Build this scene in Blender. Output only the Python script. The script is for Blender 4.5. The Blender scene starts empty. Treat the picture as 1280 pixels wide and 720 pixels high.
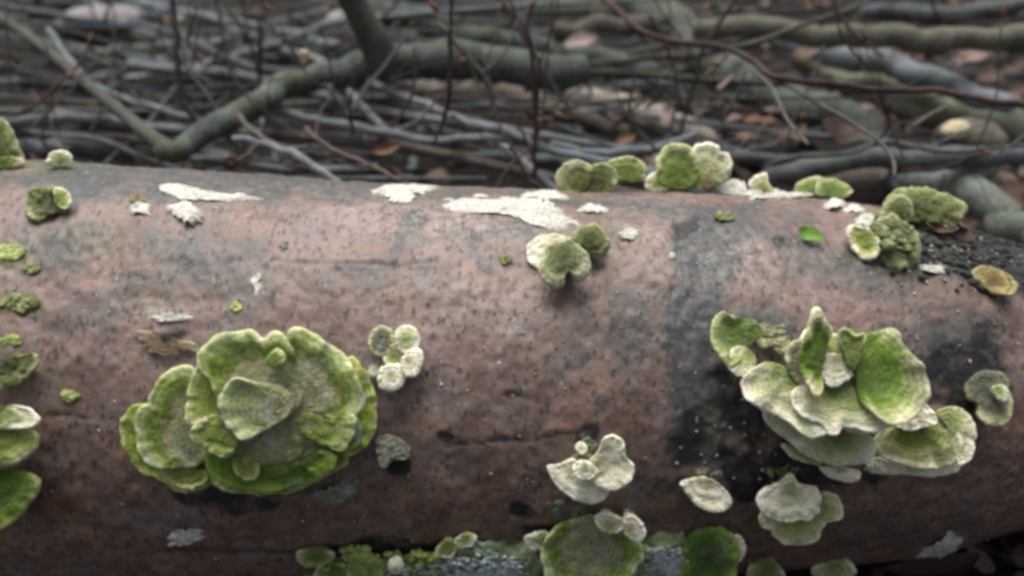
import bpy, math, random
import numpy as np
from mathutils import Vector
from mathutils.bvhtree import BVHTree
rnd = random.Random(7)
nrng = np.random.default_rng(7)
sc = bpy.context.scene
col = sc.collection
R = math.radians

# ------------------------------------------------------------------ camera, sky, sun, exposure
PITCH = R(32.0)
FPX = 1076.0                      # focal length in pixels of the 1280 px wide photograph
CAM = np.array([0.0, -0.355, 0.377])
FWD = np.array([0, math.cos(PITCH), -math.sin(PITCH)])
UPV = np.array([0, math.sin(PITCH), math.cos(PITCH)])
RGT = np.array([1.0, 0, 0])
cd = bpy.data.cameras.new('camera')
cam = bpy.data.objects.new('camera', cd); col.objects.link(cam)
cam.location = CAM; cam.rotation_euler = (math.pi/2 - PITCH, 0, 0)
cd.sensor_width = 36; cd.lens = 36*FPX/1280
cd.clip_start = 0.01; cd.clip_end = 200
cd.dof.use_dof = True; cd.dof.focus_distance = 0.355; cd.dof.aperture_fstop = 6.0
sc.camera = cam
SUN_EL, SUN_AZ = R(70), R(-18)    # azimuth measured from +Y towards +X
w = bpy.data.worlds.new('World'); sc.world = w; w.use_nodes = True
nt = w.node_tree; nt.nodes.clear()
sky = nt.nodes.new('ShaderNodeTexSky'); sky.sky_type = 'NISHITA'; sky.sun_disc = False
sky.sun_elevation = SUN_EL; sky.sun_rotation = SUN_AZ
sky.air_density = 1.0; sky.dust_density = 6.0; sky.ozone_density = 1.0
hs = nt.nodes.new('ShaderNodeHueSaturation'); hs.inputs['Saturation'].default_value = 0.5
bg = nt.nodes.new('ShaderNodeBackground'); bg.inputs['Strength'].default_value = 0.062
wo = nt.nodes.new('ShaderNodeOutputWorld')
nt.links.new(sky.outputs[0], hs.inputs['Color']); nt.links.new(hs.outputs[0], bg.inputs[0]); nt.links.new(bg.outputs[0], wo.inputs[0])
sd = bpy.data.lights.new('sun', 'SUN'); sd.energy = 1.7; sd.angle = R(45); sd.color = (1, .985, .965)
so = bpy.data.objects.new('sun', sd); col.objects.link(so)
sdir = Vector((math.sin(SUN_AZ)*math.cos(SUN_EL), math.cos(SUN_AZ)*math.cos(SUN_EL), math.sin(SUN_EL)))
so.rotation_euler = sdir.to_track_quat('Z', 'Y').to_euler(); so.location = (0, 0, 3)
sc.view_settings.view_transform = 'Standard'; sc.view_settings.look = 'None'
sc.view_settings.gamma = 1; sc.view_settings.use_curve_mapping = False
sc.view_settings.exposure = 1.12
sc.cycles.filter_width = 3.5
sc.cycles.use_denoising = True

# ------------------------------------------------------------------ helpers: numbers
def ray(px, py):
    px = np.asarray(px, float); py = np.asarray(py, float)
    return FWD + ((px-640)/FPX)[..., None]*RGT - ((py-360)/FPX)[..., None]*UPV
def project(P):
    d = P - CAM
    z = d@FWD
    z = np.where(np.abs(z) < 1e-4, 1e-4, z)
    return 640 + FPX*(d@RGT)/z, 360 - FPX*(d@UPV)/z, z
def _hash(ix, iy, iz, seed):
    n = (ix*374761393 + iy*668265263 + iz*2147483647 + seed*974634777) & 0xffffffff
    n = ((n ^ (n >> 13))*1274126177) & 0xffffffff
    n = n ^ (n >> 16)
    return (n & 0xffff)/32767.5 - 1.0
def vnoise(P, seed=0):
    P = np.asarray(P, float)
    i = np.floor(P).astype(np.int64); f = P - i
    f = f*f*(3-2*f)
    out = 0
    for dx in (0, 1):
        wx = f[..., 0] if dx else 1-f[..., 0]
        for dy in (0, 1):
            wy = f[..., 1] if dy else 1-f[..., 1]
            for dz in (0, 1):
                wz = f[..., 2] if dz else 1-f[..., 2]
                out = out + wx*wy*wz*_hash(i[..., 0]+dx, i[..., 1]+dy, i[..., 2]+dz, seed)
    return out
def fbm(P, seed=0, octv=4):
    a, s, o = 1.0, 0, 0
    P = np.asarray(P, float)
    for k in range(octv):
        o = o + a*vnoise(P*2**k, seed+k); s += a; a *= .5
    return o/s
def catmull(pts, closed, n):
    p = np.asarray(pts, float); m = len(p)
    if closed: q = np.vstack([p[-1], p, p[0], p[1]])
    else: q = np.vstack([2*p[0]-p[1], p, 2*p[-1]-p[-2]])
    segs = m if closed else m-1
    out = []
    for k in range(segs):
        a, b, c, d = q[k], q[k+1], q[k+2], q[k+3]
        for t in np.linspace(0, 1, 12, endpoint=False):
            out.append(.5*((2*b)+(-a+c)*t+(2*a-5*b+4*c-d)*t*t+(-a+3*b-3*c+d)*t**3))
    out.append(p[0] if closed else p[-1])
    out = np.array(out)
    L = np.concatenate([[0], np.cumsum(np.linalg.norm(np.diff(out[:, :2], axis=0), axis=1))])
    s = np.linspace(0, L[-1], n, endpoint=not closed)
    return np.stack([np.interp(s, L, out[:, j]) for j in range(out.shape[1])], 1)
def smooth(a, b, x):
    t = np.clip((x-a)/(b-a), 0, 1); return t*t*(3-2*t)
def nrm(v):
    v = np.asarray(v, float); return v/np.linalg.norm(v, axis=-1, keepdims=True)

# ------------------------------------------------------------------ helpers: objects
def tag(o, label=None, cat=None, group=None, kind=None):
    if label: o['label'] = label
    if cat: o['category'] = cat
    if group: o['group'] = group
    if kind: o['kind'] = kind
    return o
def mesh_obj(name, V, F, mat, origin=(0, 0, 0), parent=None, attrs=None, smooth_=True):
    V = np.asarray(V, float) - np.asarray(origin, float)
    me = bpy.data.meshes.new(name)
    me.from_pydata(V.tolist(), [], F)
    if smooth_: me.polygons.foreach_set('use_smooth', np.ones(len(me.polygons), bool))
    for k, a in (attrs or {}).items():
        a = np.asarray(a, float)
        if a.ndim == 1:
            at = me.attributes.new(k, 'FLOAT', 'POINT'); at.data.foreach_set('value', a)
        else:
            at = me.attributes.new(k, 'FLOAT_VECTOR', 'POINT'); at.data.foreach_set('vector', a.ravel())
    me.materials.append(mat); me.update()
    o = bpy.data.objects.new(name, me); col.objects.link(o)
    if parent: o.parent = parent
    else: o.location = origin
    return o
def thing(name, label, cat, loc, group=None):
    o = bpy.data.objects.new(name, None); col.objects.link(o); o.location = loc
    o.empty_display_size = .02
    return tag(o, label, cat, group)
def grid_faces(nr, nc, closed=True, off=0):
    F = []
    for r in range(nr-1):
        for c in range(nc if closed else nc-1):
            d = (c+1) % nc
            F.append((off+r*nc+c, off+r*nc+d, off+(r+1)*nc+d, off+(r+1)*nc+c))
    return F

# ------------------------------------------------------------------ materials
def newmat(name, rough=.8, spec=.3):
    m = bpy.data.materials.new(name); m.use_nodes = True
    t = m.node_tree; b = t.nodes['Principled BSDF']
    b.inputs['Roughness'].default_value = rough; b.inputs['Specular IOR Level'].default_value = spec
    return m, t, b
def N(t, typ, **kw):
    n = t.nodes.new(typ)
    for k, v in kw.items():
        if hasattr(n, k): setattr(n, k, v)
        else: n.inputs[k].default_value = v
    return n
def ramp(t, stops, fac, interp='LINEAR'):
    r = t.nodes.new('ShaderNodeValToRGB'); r.color_ramp.interpolation = interp
    e = r.color_ramp.elements
    while len(e) > 1: e.remove(e[-1])
    e[0].position = stops[0][0]; e[0].color = tuple(stops[0][1])+(1,)
    for p, c in stops[1:]:
        x = e.new(p); x.color = tuple(c)+(1,)
    t.links.new(fac, r.inputs[0]); return r.outputs[0]
def bw(t, a, b, fac):
    return ramp(t, [(a, (0, 0, 0)), (b, (1, 1, 1))], fac)
def mix(t, fac, a, b, mode='MIX'):
    m = t.nodes.new('ShaderNodeMix'); m.data_type = 'RGBA'; m.blend_type = mode
    for s, v in ((m.inputs[0], fac), (m.inputs[6], a), (m.inputs[7], b)):
        if hasattr(v, 'node'): t.links.new(v, s)
        elif isinstance(v, (int, float)): s.default_value = v
        else: s.default_value = tuple(v)+(1,)
    return m.outputs[2]
def math_(t, op, a, b=0.0, clamp=False):
    m = t.nodes.new('ShaderNodeMath'); m.operation = op; m.use_clamp = clamp
    for s, v in zip(m.inputs, (a, b)):
        if hasattr(v, 'node'): t.links.new(v, s)
        else: s.default_value = v
    return m.outputs[0]
def attr(t, name, out='Fac'):
    a = t.nodes.new('ShaderNodeAttribute'); a.attribute_name = name; return a.outputs[out]
def noise(t, scale, detail=4, rough=.55, vec=None, dist=0, out='Fac'):
    n = t.nodes.new('ShaderNodeTexNoise'); n.inputs['Scale'].default_value = scale
    n.inputs['Detail'].default_value = detail; n.inputs['Roughness'].default_value = rough
    n.inputs['Distortion'].default_value = dist
    if vec is None:
        g = t.nodes.new('ShaderNodeNewGeometry'); vec = g.outputs['Position']
    t.links.new(vec, n.inputs['Vector']); return n.outputs[out]
def mapping(t, vec, scale):
    m = t.nodes.new('ShaderNodeMapping'); m.inputs['Scale'].default_value = scale
    t.links.new(vec, m.inputs['Vector']); return m.outputs[0]
def bump(t, b, h, strength, dist=.001):
    n = t.nodes.new('ShaderNodeBump'); n.inputs['Strength'].default_value = strength; n.inputs['Distance'].default_value = dist
    t.links.new(h, n.inputs['Height']); t.links.new(n.outputs[0], b.inputs['Normal'])

def fungus_mat(name, stops, glau=0.0, fleck=.35, under=(.5, .47, .33), dirt=.25):
    """zoned cap: colour rings run outward from the attachment (attribute s), broken by noise and radial streaks"""
    m, t, b = newmat(name, .85, .25)
    s = attr(t, 's'); rv = attr(t, 'ruv', 'Vector')
    st = noise(t, 1.0, 3, .6, rv)
    n1 = noise(t, 140, 4, .6)
    s2 = math_(t, 'ADD', s, math_(t, 'MULTIPLY', math_(t, 'SUBTRACT', st, .5), .3))
    s2 = math_(t, 'ADD', s2, math_(t, 'MULTIPLY', math_(t, 'SUBTRACT', n1, .5), .55))
    c = ramp(t, stops, s2)
    wv = math_(t, 'SINE', math_(t, 'MULTIPLY', math_(t, 'ADD', s, math_(t, 'MULTIPLY', math_(t, 'SUBTRACT', st, .5), .22)), 58.0))
    c = mix(t, .75, c, ramp(t, [(0, (.72, .76, .66)), (.5, (1, 1, 1)), (1, (1.16, 1.13, 1.12))], math_(t, 'ADD', math_(t, 'MULTIPLY', wv, .5), .5)), 'MULTIPLY')
    hv = noise(t, 75, 3, .6)
    c = mix(t, .8, c, ramp(t, [(.3, (.68, .74, .62)), (.5, (1, 1, 1)), (.7, (1.25, 1.12, 1.15))], hv), 'MULTIPLY')
    n2 = noise(t, 600, 3, .7)
    c = mix(t, fleck, c, ramp(t, [(.3, (.35, .35, .35)), (.5, (1, 1, 1)), (.7, (1.5, 1.5, 1.4))], n2), 'MULTIPLY')
    if dirt:
        d = math_(t, 'MULTIPLY', bw(t, .56, .7, noise(t, 90, 5, .65)), dirt)
        c = mix(t, d, c, (.055, .06, .03))
    if glau:
        g = math_(t, 'MULTIPLY', bw(t, .5, .62, noise(t, 260, 5, .75)), glau)
        g = math_(t, 'MULTIPLY', g, bw(t, .42, .6, noise(t, 45, 2, .5)))
        c = mix(t, g, c, (.46, .54, .55))
    c = mix(t, attr(t, 'under'), c, under)
    t.links.new(c, b.inputs['Base Color'])
    h = math_(t, 'ADD', n2, math_(t, 'MULTIPLY', noise(t, 1300, 2, .6), .6))
    bump(t, b, h, .8, .0012)
    b.inputs['Sheen Weight'].default_value = .15
    return m
TAN = (.325, .325, .165); TAN2 = (.26, .255, .14)
FM = dict(
    zoned=fungus_mat('green_zoned_cap', [(0, TAN2), (.56, TAN), (.66, (.22, .23, .07)), (.74, (.15, .235, .03)), (.83, (.25, .34, .06)), (.91, (.42, .48, .16)), (1, (.62, .66, .34))], .45),
    lime=fungus_mat('lime_cap', [(0, TAN), (.3, (.2, .24, .06)), (.6, (.19, .27, .045)), (.85, (.34, .4, .11)), (1, (.55, .58, .27))], .2),
    deep=fungus_mat('deep_green_cap', [(0, (.05, .075, .02)), (.5, (.08, .15, .02)), (.8, (.17, .27, .03)), (.93, (.3, .38, .06)), (1, (.46, .5, .15))], .25),
    tan=fungus_mat('tan_green_cap', [(0, TAN2), (.5, TAN), (.68, (.17, .2, .05)), (.8, (.08, .16, .02)), (.92, (.13, .23, .025)), (1, (.24, .33, .05))], 1.0),
    patch=fungus_mat('tan_patch', [(0, TAN2), (.6, TAN), (1, (.27, .26, .11))], 1.0, dirt=.4),
    cup=fungus_mat('pale_cup', [(0, TAN2), (.4, TAN), (.65, (.26, .3, .11)), (.85, (.36, .42, .19)), (1, (.5, .56, .32))], .5),
    cream=fungus_mat('cream_cap', [(0, (.3, .29, .15)), (.25, (.5, .48, .3)), (.45, (.74, .7, .52)), (.75, (.84, .8, .63)), (.88, (.76, .71, .52)), (1, (.88, .85, .7))], .1, fleck=.2, dirt=.1),
    pale=fungus_mat('pale_green_shelf', [(0, (.14, .2, .05)), (.35, (.27, .32, .1)), (.58, (.46, .48, .25)), (.85, (.62, .62, .4)), (1, (.84, .82, .64))], .35, fleck=.25),
    olive=fungus_mat('olive_shelf', [(0, (.12, .16, .03)), (.45, (.2, .25, .05)), (.7, (.36, .38, .14)), (.9, (.55, .54, .3)), (1, (.78, .74, .52))], .2, fleck=.25),
    moss=fungus_mat('mossy_cap', [(0, (.05, .055, .015)), (.5, (.085, .1, .025)), (.8, (.14, .16, .045)), (1, (.33, .35, .17))], .15, fleck=.7),
    fuzzy=fungus_mat('fuzzy_cap', [(0, (.075, .085, .02)), (.5, (.13, .14, .045)), (.72, (.24, .25, .12)), (.9, (.36, .37, .2)), (1, (.45, .46, .28))], .2, fleck=.6),
    fan=fungus_mat('green_fan', [(0, (.1, .15, .025)), (.45, (.11, .19, .025)), (.62, (.15, .235, .03)), (.74, (.3, .37, .1)), (.88, (.5, .52, .26)), (1, (.68, .66, .42))], .1, dirt=.3),
    frost=fungus_mat('blue_white_frost', [(0, (.3, .36, .36)), (.5, (.5, .57, .58)), (1, (.6, .66, .66))], 0, fleck=.4, dirt=.4),
    green=fungus_mat('bright_green_cap', [(0, (.11, .15, .03)), (.5, (.14, .2, .035)), (.8, (.25, .31, .085)), (.92, (.4, .43, .19)), (1, (.55, .57, .31))], .15, dirt=.5),
    grey=fungus_mat('grey_cap', [(0, (.09, .09, .06)), (.6, (.13, .13, .085)), (.8, (.2, .2, .12)), (.9, (.36, .36, .18)), (1, (.5, .48, .28))], .4),
    blue=fungus_mat('blue_grey_crust', [(0, (.46, .53, .52)), (.5, (.38, .44, .37)), (.8, (.27, .35, .15)), (1, (.46, .5, .28))], 1.0, fleck=.6, dirt=.4),
    white=fungus_mat('white_crust', [(0, (.6, .58, .52)), (.6, (.64, .62, .56)), (.85, (.5, .47, .41)), (1, (.33, .28, .25))], 0, fleck=.65, dirt=.75),
    brown=fungus_mat('brown_bark_flake', [(0, (.13, .09, .06)), (.6, (.2, .14, .095)), (.9, (.27, .22, .15)), (1, (.5, .45, .33))], 0, fleck=.6),
    ring=fungus_mat('tan_ring_cap', [(0, (.1, .06, .025)), (.5, (.22, .16, .05)), (.7, (.38, .31, .14)), (.85, (.2, .16, .05)), (1, (.4, .36, .17))], .2),
    dark=fungus_mat('black_pore', [(0, (.012, .012, .012)), (1, (.03, .03, .025))], 0, fleck=.4, dirt=0),
    lich=fungus_mat('lichen_crust', [(0, (.2, .21, .16)), (.6, (.22, .23, .17)), (1, (.17, .18, .12))], .3, fleck=.8, dirt=.8),
)

def bark_mat(name, stops, moss=0, scale=1, rough=1.0, spot=.5):
    m, t, b = newmat(name, rough, .35)
    oi = t.nodes.new('ShaderNodeObjectInfo')
    tc = t.nodes.new('ShaderNodeTexCoord')
    n = noise(t, 60*scale, 5, .65)
    f = math_(t, 'ADD', math_(t, 'MULTIPLY', n, .8), math_(t, 'MULTIPLY', math_(t, 'SUBTRACT', oi.outputs['Random'], .3), .35))
    c = ramp(t, stops, f)
    n2 = noise(t, 420*scale, 3, .7)
    c = mix(t, spot, c, ramp(t, [(.35, (.45, .45, .45)), (.55, (1.05, 1.05, 1.05)), (.75, (1.3, 1.3, 1.3))], n2), 'MULTIPLY')
    if moss:
        c = mix(t, math_(t, 'MULTIPLY', bw(t, .48, .66, noise(t, 28*scale, 4, .6)), moss), c, (.07, .095, .03))
    t.links.new(c, b.inputs['Base Color'])
    bump(t, b, math_(t, 'ADD', n2, n), .5, .0015)
    return m
BM = dict(
    grey=bark_mat('grey_twig_bark', [(.25, (.07, .077, .08)), (.5, (.15, .166, .174)), (.8, (.27, .293, .307))], .25),
    bgreen=bark_mat('grey_green_branch_bark', [(.25, (.06, .068, .06)), (.5, (.14, .158, .138)), (.75, (.27, .29, .26))], .45, spot=.85),
    olive=bark_mat('olive_branch_bark', [(.25, (.075, .07, .05)), (.5, (.145, .14, .105)), (.8, (.22, .21, .165))], .3),
    moss=bark_mat('mossy_branch_bark', [(.25, (.07, .08, .055)), (.5, (.15, .17, .115)), (.8, (.24, .25, .18))], .9),
    red=bark_mat('red_brown_twig_bark', [(.25, (.04, .026, .026)), (.5, (.085, .056, .054)), (.8, (.15, .1, .095))], 0),
    brown=bark_mat('brown_twig_bark', [(.25, (.055, .048, .042)), (.5, (.12, .105, .095)), (.8, (.2, .18, .16))], .1),
    dark=bark_mat('dark_stub_bark', [(.25, (.03, .03, .025)), (.5, (.06, .06, .052)), (.8, (.11, .11, .095))], .35),
    wood=bark_mat('bare_pale_wood', [(.25, (.22, .19, .155)), (.5, (.42, .37, .31)), (.8, (.55, .5, .43))], .05),
    cut=bark_mat('cut_wood', [(.25, (.35, .28, .16)), (.5, (.55, .46, .3)), (.8, (.65, .58, .4))], 0),
    rot=bark_mat('rotten_wood', [(.25, (.05, .04, .033)), (.5, (.12, .1, .085)), (.8, (.25, .22, .19))], .3),
    stone=bark_mat('pale_stone', [(.25, (.2, .18, .175)), (.5, (.33, .3, .295)), (.8, (.46, .43, .42))], .1),
)
def leaf_mat(name, stops):
    m, t, b = newmat(name, .7, .3)
    oi = t.nodes.new('ShaderNodeObjectInfo')
    n = noise(t, 55, 4, .6)
    f = math_(t, 'ADD', math_(t, 'MULTIPLY', n, .6), math_(t, 'MULTIPLY', math_(t, 'SUBTRACT', oi.outputs['Random'], .2), .55))
    c = ramp(t, stops, f)
    t.links.new(c, b.inputs['Base Color']); bump(t, b, n, .4, .002)
    return m
LM = dict(brown=leaf_mat('dead_leaf', [(.1, (.045, .028, .022)), (.35, (.1, .062, .046)), (.6, (.17, .11, .085)), (.9, (.27, .2, .165))]),
          pink=leaf_mat('pinkish_dead_leaf', [(.1, (.13, .085, .075)), (.5, (.23, .16, .145)), (.9, (.34, .26, .24))]),
          orange=leaf_mat('orange_dead_leaf', [(.1, (.08, .04, .024)), (.5, (.15, .075, .042)), (.9, (.22, .12, .07))]),
          green=leaf_mat('green_leaflet', [(.1, (.06, .14, .015)), (.5, (.11, .22, .025)), (.9, (.17, .29, .05))]))

# ------------------------------------------------------------------ ground
def ground_z(x, y):
    P = np.stack([np.asarray(x)*3, np.asarray(y)*3, np.zeros_like(np.asarray(x, float))], -1)
    return -.014 + .022*fbm(P, 11, 3)*smooth(.12, .5, np.abs(np.asarray(y))+.0) + .05*smooth(.7, 1.8, y) + .062*np.exp(-((np.asarray(x)-.3)/.13)**2 - ((np.asarray(y)+.11)/.06)**2)
def build_ground():
    xs = np.concatenate([np.linspace(-40, -2.2, 10), np.linspace(-2, 2, 130), np.linspace(2.2, 40, 10)])
    ys = np.concatenate([np.linspace(-30, -1, 8), np.linspace(-.8, 3, 120), np.linspace(3.3, 60, 12)])
    X, Y = np.meshgrid(xs, ys)
    Z = ground_z(X, Y) + .006*fbm(np.stack([X*25, Y*25, X*0], -1), 3, 3)
    V = np.stack([X, Y, Z], -1).reshape(-1, 3)
    m, t, b = newmat('woodland_soil', .95, .2)
    n = noise(t, 35, 6, .7)
    c = ramp(t, [(.3, (.008, .007, .006)), (.5, (.018, .015, .013)), (.68, (.04, .03, .024)), (.8, (.08, .06, .048))], n)
    t.links.new(c, b.inputs['Base Color']); bump(t, b, noise(t, 160, 4, .7), .8, .01)
    o = mesh_obj('ground', V, grid_faces(len(ys), len(xs), False), m)
    tag(o, 'dark woodland soil under the log and brush', kind='structure')
build_ground()

# ------------------------------------------------------------------ the log
# silhouette rows (photograph pixels) read along the log, and the distance of its axis from the camera
ST = np.array([(-900, 170, 800, .470), (-300, 190, 775, .455), (0, 206, 762, .450), (220, 216, 752, .449), (420, 228, 745, .448), (640, 236, 737, .448), (860, 240, 722, .450),
               (1000, 244, 712, .452), (1100, 249, 706, .455), (1190, 262, 698, .459), (1280, 294, 668, .465), (1400, 325, 640, .475), (1700, 345, 600, .51), (2100, 350, 570, .56)], float)
def log_axis():
    at = np.arctan((ST[:, 1]-360)/FPX); ab = np.arctan((ST[:, 2]-360)/FPX)
    a = PITCH + (at+ab)/2; d = (ab-at)/2; D = ST[:, 3]
    r = D*np.sin(d)
    y = CAM[1] + D*np.cos(a); z = CAM[2] - D*np.sin(a)
    depth = (y-CAM[1])*FWD[1] + (z-CAM[2])*FWD[2] - .6*r
    x = (ST[:, 0]-640)/FPX*depth
    return x, y, z, r
LX, LY, LZ, LR = log_axis()
def axis_at(x):
    # smooth interpolation of the stations
    xs = np.linspace(LX[0], LX[-1], 400)
    k = np.hanning(21); k /= k.sum()
    res = []
    for A in (LY, LZ, LR):
        v = np.interp(xs, LX, A); vp = np.pad(v, 10, mode='edge'); v = np.convolve(vp, k, 'valid')
        res.append(np.interp(x, xs, v))
    return res
def log_points(xs, th):
    y, z, r = axis_at(xs)
    X = xs[:, None] + 0*th[None]
    T = th[None] + 0*X
    rr = r[:, None]*(1 + 0.008*np.sin(3*T+xs[:, None]*9) + .008*fbm(np.stack([X*9, np.cos(T)*1.2, np.sin(T)*1.2], -1), 5, 3))
    return X, T, rr, np.stack([X, y[:, None] + rr*np.cos(T), z[:, None] + rr*np.sin(T)], -1)
# coarse hull for ray hits
_cx = np.linspace(LX[0], LX[-1], 420); _ct = np.linspace(0, 2*math.pi, 160, endpoint=False)
_P = log_points(_cx, _ct)[3].reshape(-1, 3)
BVH = BVHTree.FromPolygons([tuple(p) for p in _P], grid_faces(len(_cx), len(_ct)))
def hit(px, py):
    """point and outward normal of the log where the line of sight through a photo pixel meets it"""
    for k in range(150):
        d = nrm(ray(px, py+k*(1.0 if py < 450 else -1.0)))
        loc, n, i, dist = BVH.ray_cast(Vector(CAM), Vector(d))
        if loc is not None:
            n = np.array(n); loc = np.array(loc)
            yc, zc, rc = axis_at(np.array([loc[0]]))
            o = np.array([loc[0], yc[0], zc[0]])
            n = nrm(loc-o)
            return loc, n
    raise RuntimeError('miss %s %s' % (px, py))

def seg_dist(px, py, pts):
    d = np.full(px.shape, 1e9)
    for (x0, y0), (x1, y1) in zip(pts[:-1], pts[1:]):
        dx, dy = x1-x0, y1-y0
        t = np.clip(((px-x0)*dx+(py-y0)*dy)/(dx*dx+dy*dy), 0, 1)
        d = np.minimum(d, np.hypot(px-x0-t*dx, py-y0-t*dy))
    return d
def blob(px, py, cx, cy, rx, ry, rot=0):
    c, s = math.cos(R(rot)), math.sin(R(rot))
    u = ((px-cx)*c+(py-cy)*s)/rx; v = (-(px-cx)*s+(py-cy)*c)/ry
    return np.exp(-(u*u+v*v)**1.2)
def build_log():
    xs = np.concatenate([np.linspace(LX[0], -.31, 60), np.linspace(-.308, .34, 800), np.linspace(.345, LX[-1], 60)])
    th = np.concatenate([np.linspace(R(60), R(270), 330), np.linspace(R(270), R(420), 50)[1:-1]])
    X, T, rr, P = log_points(xs, th)
    n = np.stack([0*X, np.cos(T), np.sin(T)], -1)
    px, py, _ = project(P.reshape(-1, 3)); px = px.reshape(X.shape); py = py.reshape(X.shape)
    front = (np.cos(T) < .5)
    arc = T*.1
    Q = np.stack([X, arc, 0*X], -1)
    wob = 14*fbm(Q*70, 21, 4); wob2 = 14*fbm(Q*70, 31, 4)
    sx, sy = px+wob, py+wob2
    crack = np.zeros(X.shape)
    C = [([(45, 521), (80, 518), (115, 522), (150, 524)], 3.0, 1), ([(340, 324), (380, 328), (440, 330), (500, 331), (548, 327)], 2.6, .8),
         ([(420, 336), (520, 337)], 1.8, .5), ([(556, 557), (590, 552), (640, 551), (680, 547), (722, 541)], 3.0, 1), ([(270, 218), (330, 235), (430, 250)], 2, .4),
         ([(0, 440), (60, 452), (150, 462)], 2, .4), ([(1180, 330), (1215, 345), (1280, 352)], 3, .6), ([(1130, 245), (1160, 300), (1210, 330)], 3, .5), ([(640, 250), (700, 262), (850, 282)], 2, .3),
         ([(210, 690), (330, 690), (450, 694)], 5, .7), ([(960, 470), (1060, 440)], 2, .3), ([(850, 290), (838, 390), (836, 470)], 2.2, .45)]
    w1 = 3.5*fbm(Q*160, 41, 3)
    for pts, wd, a in C:
        d = seg_dist(px+w1, py+w1, pts)
        crack = np.maximum(crack, a*(1-smooth(wd*.1, wd*1.0, d+.35*wd*fbm(Q*220, 43, 2))))
    def S(lst):
        m = np.zeros(X.shape)
        for b_ in lst:
            a = b_[-1]; m = np.maximum(m, a*blob(sx, sy, *b_[:-1]))
        return m*front
    grey = S([(885, 400, 44, 110, 4, .5), (905, 300, 75, 34, -30, .75), (880, 520, 40, 60, -15, .9), (950, 410, 70, 40, 0, .55), (640, 440, 70, 60, 0, .25), (780, 400, 70, 80, 0, .4),
              (100, 225, 90, 25, 5, .9), (250, 330, 120, 50, 0, .5), (60, 300, 70, 60, 0, .45), (520, 275, 14, 24, 0, .7), (500, 300, 8, 34, 0, .5), (460, 345, 70, 12, 0, .5), (1060, 330, 150, 40, 10, .5),
              (1220, 310, 80, 55, 30, .8), (1180, 420, 90, 60, 0, .5), (300, 360, 100, 60, 0, .35), (700, 430, 60, 50, 0, .3), (120, 400, 100, 40, 0, .3), (300, 228, 420, 26, 2, .6), (850, 258, 300, 18, 2, .45), (878, 310, 36, 56, 14, 1.3), (868, 400, 36, 72, 3, 1.4), (872, 480, 34, 60, -8, 1.3), (888, 545, 30, 40, -25, .9), (640, 300, 150, 30, 4, .4), (880, 620, 90, 40, 0, .4), (1100, 660, 160, 40, 0, .35)])
    dark = S([(1000, 590, 60, 22, 15, .8), (930, 520, 34, 40, 0, .7), (1225, 440, 40, 40, 0, .6), (1245, 320, 50, 34, 10, .8), (1180, 478, 44, 36, 20, 1), (930, 592, 40, 30, 20, 1), (985, 575, 40, 25, 0, .8), (638, 493, 16, 9, 0, .85), (655, 637, 12, 12, 30, 1), (312, 632, 45, 14, 8, .9), (735, 540, 14, 22, 20, .8), (560, 553, 10, 7, 0, .8),
              (855, 285, 24, 12, 10, .8), (972, 306, 13, 11, 0, .9), (905, 272, 14, 7, 0, .6), (1240, 500, 40, 30, 0, .8), (495, 580, 18, 14, 0, .8), (940, 420, 40, 22, 0, .6), (920, 470, 30, 40, 0, .5),
              (860, 560, 40, 40, 0, .6), (1250, 350, 50, 30, 20, .7), (1150, 315, 40, 26, 0, .7), (205, 425, 40, 8, 0, .6), (1195, 510, 30, 40, 0, .7), (250, 620, 40, 14, 0, .6), (350, 615, 60, 16, 0, .7), (1060, 600, 60, 14, 0, .6), (760, 690, 200, 26, 0, .5), (480, 690, 120, 14, 0, .5), (45, 590, 40, 60, 0, .4), (690, 665, 40, 10, 0, .6)])
    moss = S([(15, 320, 34, 24, 0, .7), (25, 380, 40, 16, 0, .6), (120, 300, 60, 30, 0, .3), (60, 210, 60, 12, 0, .5), (415, 612, 40, 22, 0, .6), (200, 375, 60, 10, 0, .25), (30, 460, 40, 24, 0, .6), (700, 240, 60, 9, 0, .4), (760, 300, 40, 30, 0, .3),
              (890, 540, 30, 30, 0, .45), (930, 540, 40, 30, 0, .35), (1010, 600, 40, 20, 0, .5), (700, 640, 60, 14, 0, .4), (1120, 300, 70, 40, 0, .45), (590, 680, 200, 16, 0, .35), (905, 665, 60, 20, 0, .4)])
    pale = S([(555, 280, 130, 26, 6, .35), (930, 330, 60, 40, 0, .3), (600, 390, 90, 40, 0, .25), (205, 392, 36, 8, 0, .8), (1160, 330, 60, 6, 10, .6), (320, 355, 8, 14, 0, .9), (800, 290, 40, 8, 10, .6), (1050, 256, 36, 7, 10, .6), (220, 640, 10, 6, 0, .4)])
    damp_shade = np.clip(S([(90, 640, 230, 110, 0, .95), (420, 660, 330, 80, 0, .9), (600, 590, 150, 80, 0, .8), (1050, 650, 300, 80, 0, .9), (760, 520, 110, 50, -15, .7), (950, 535, 60, 50, 0, .9), (240, 560, 200, 70, 0, .6), (790, 650, 200, 60, 0, .8), (1230, 560, 120, 90, 0, .7)]), 0, 1)  # wet red-brown bark; also paints in shade on the log's lower side
    # relief: shallow bark bumps, raised flaky places, grooves
    grey = smooth(.08, .66, grey + .3*fbm(Q*110, 61, 5)*smooth(.02, .2, grey)); dark = smooth(.22, .5, dark + .3*fbm(Q*150, 62, 4)*(dark > .05)); moss = np.clip(moss*1.4, 0, 1)
    dz = .0010*fbm(Q*60, 51, 4) + .0005*fbm(Q*260, 52, 3) + .0006*grey*fbm(Q*200, 53, 3) - .0007*crack - .0006*dark + .0012*moss*fbm(Q*400, 54, 2)
    dz = np.where(front, dz, 0)
    P = P + n*dz[..., None]
    nv = len(th)
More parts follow.
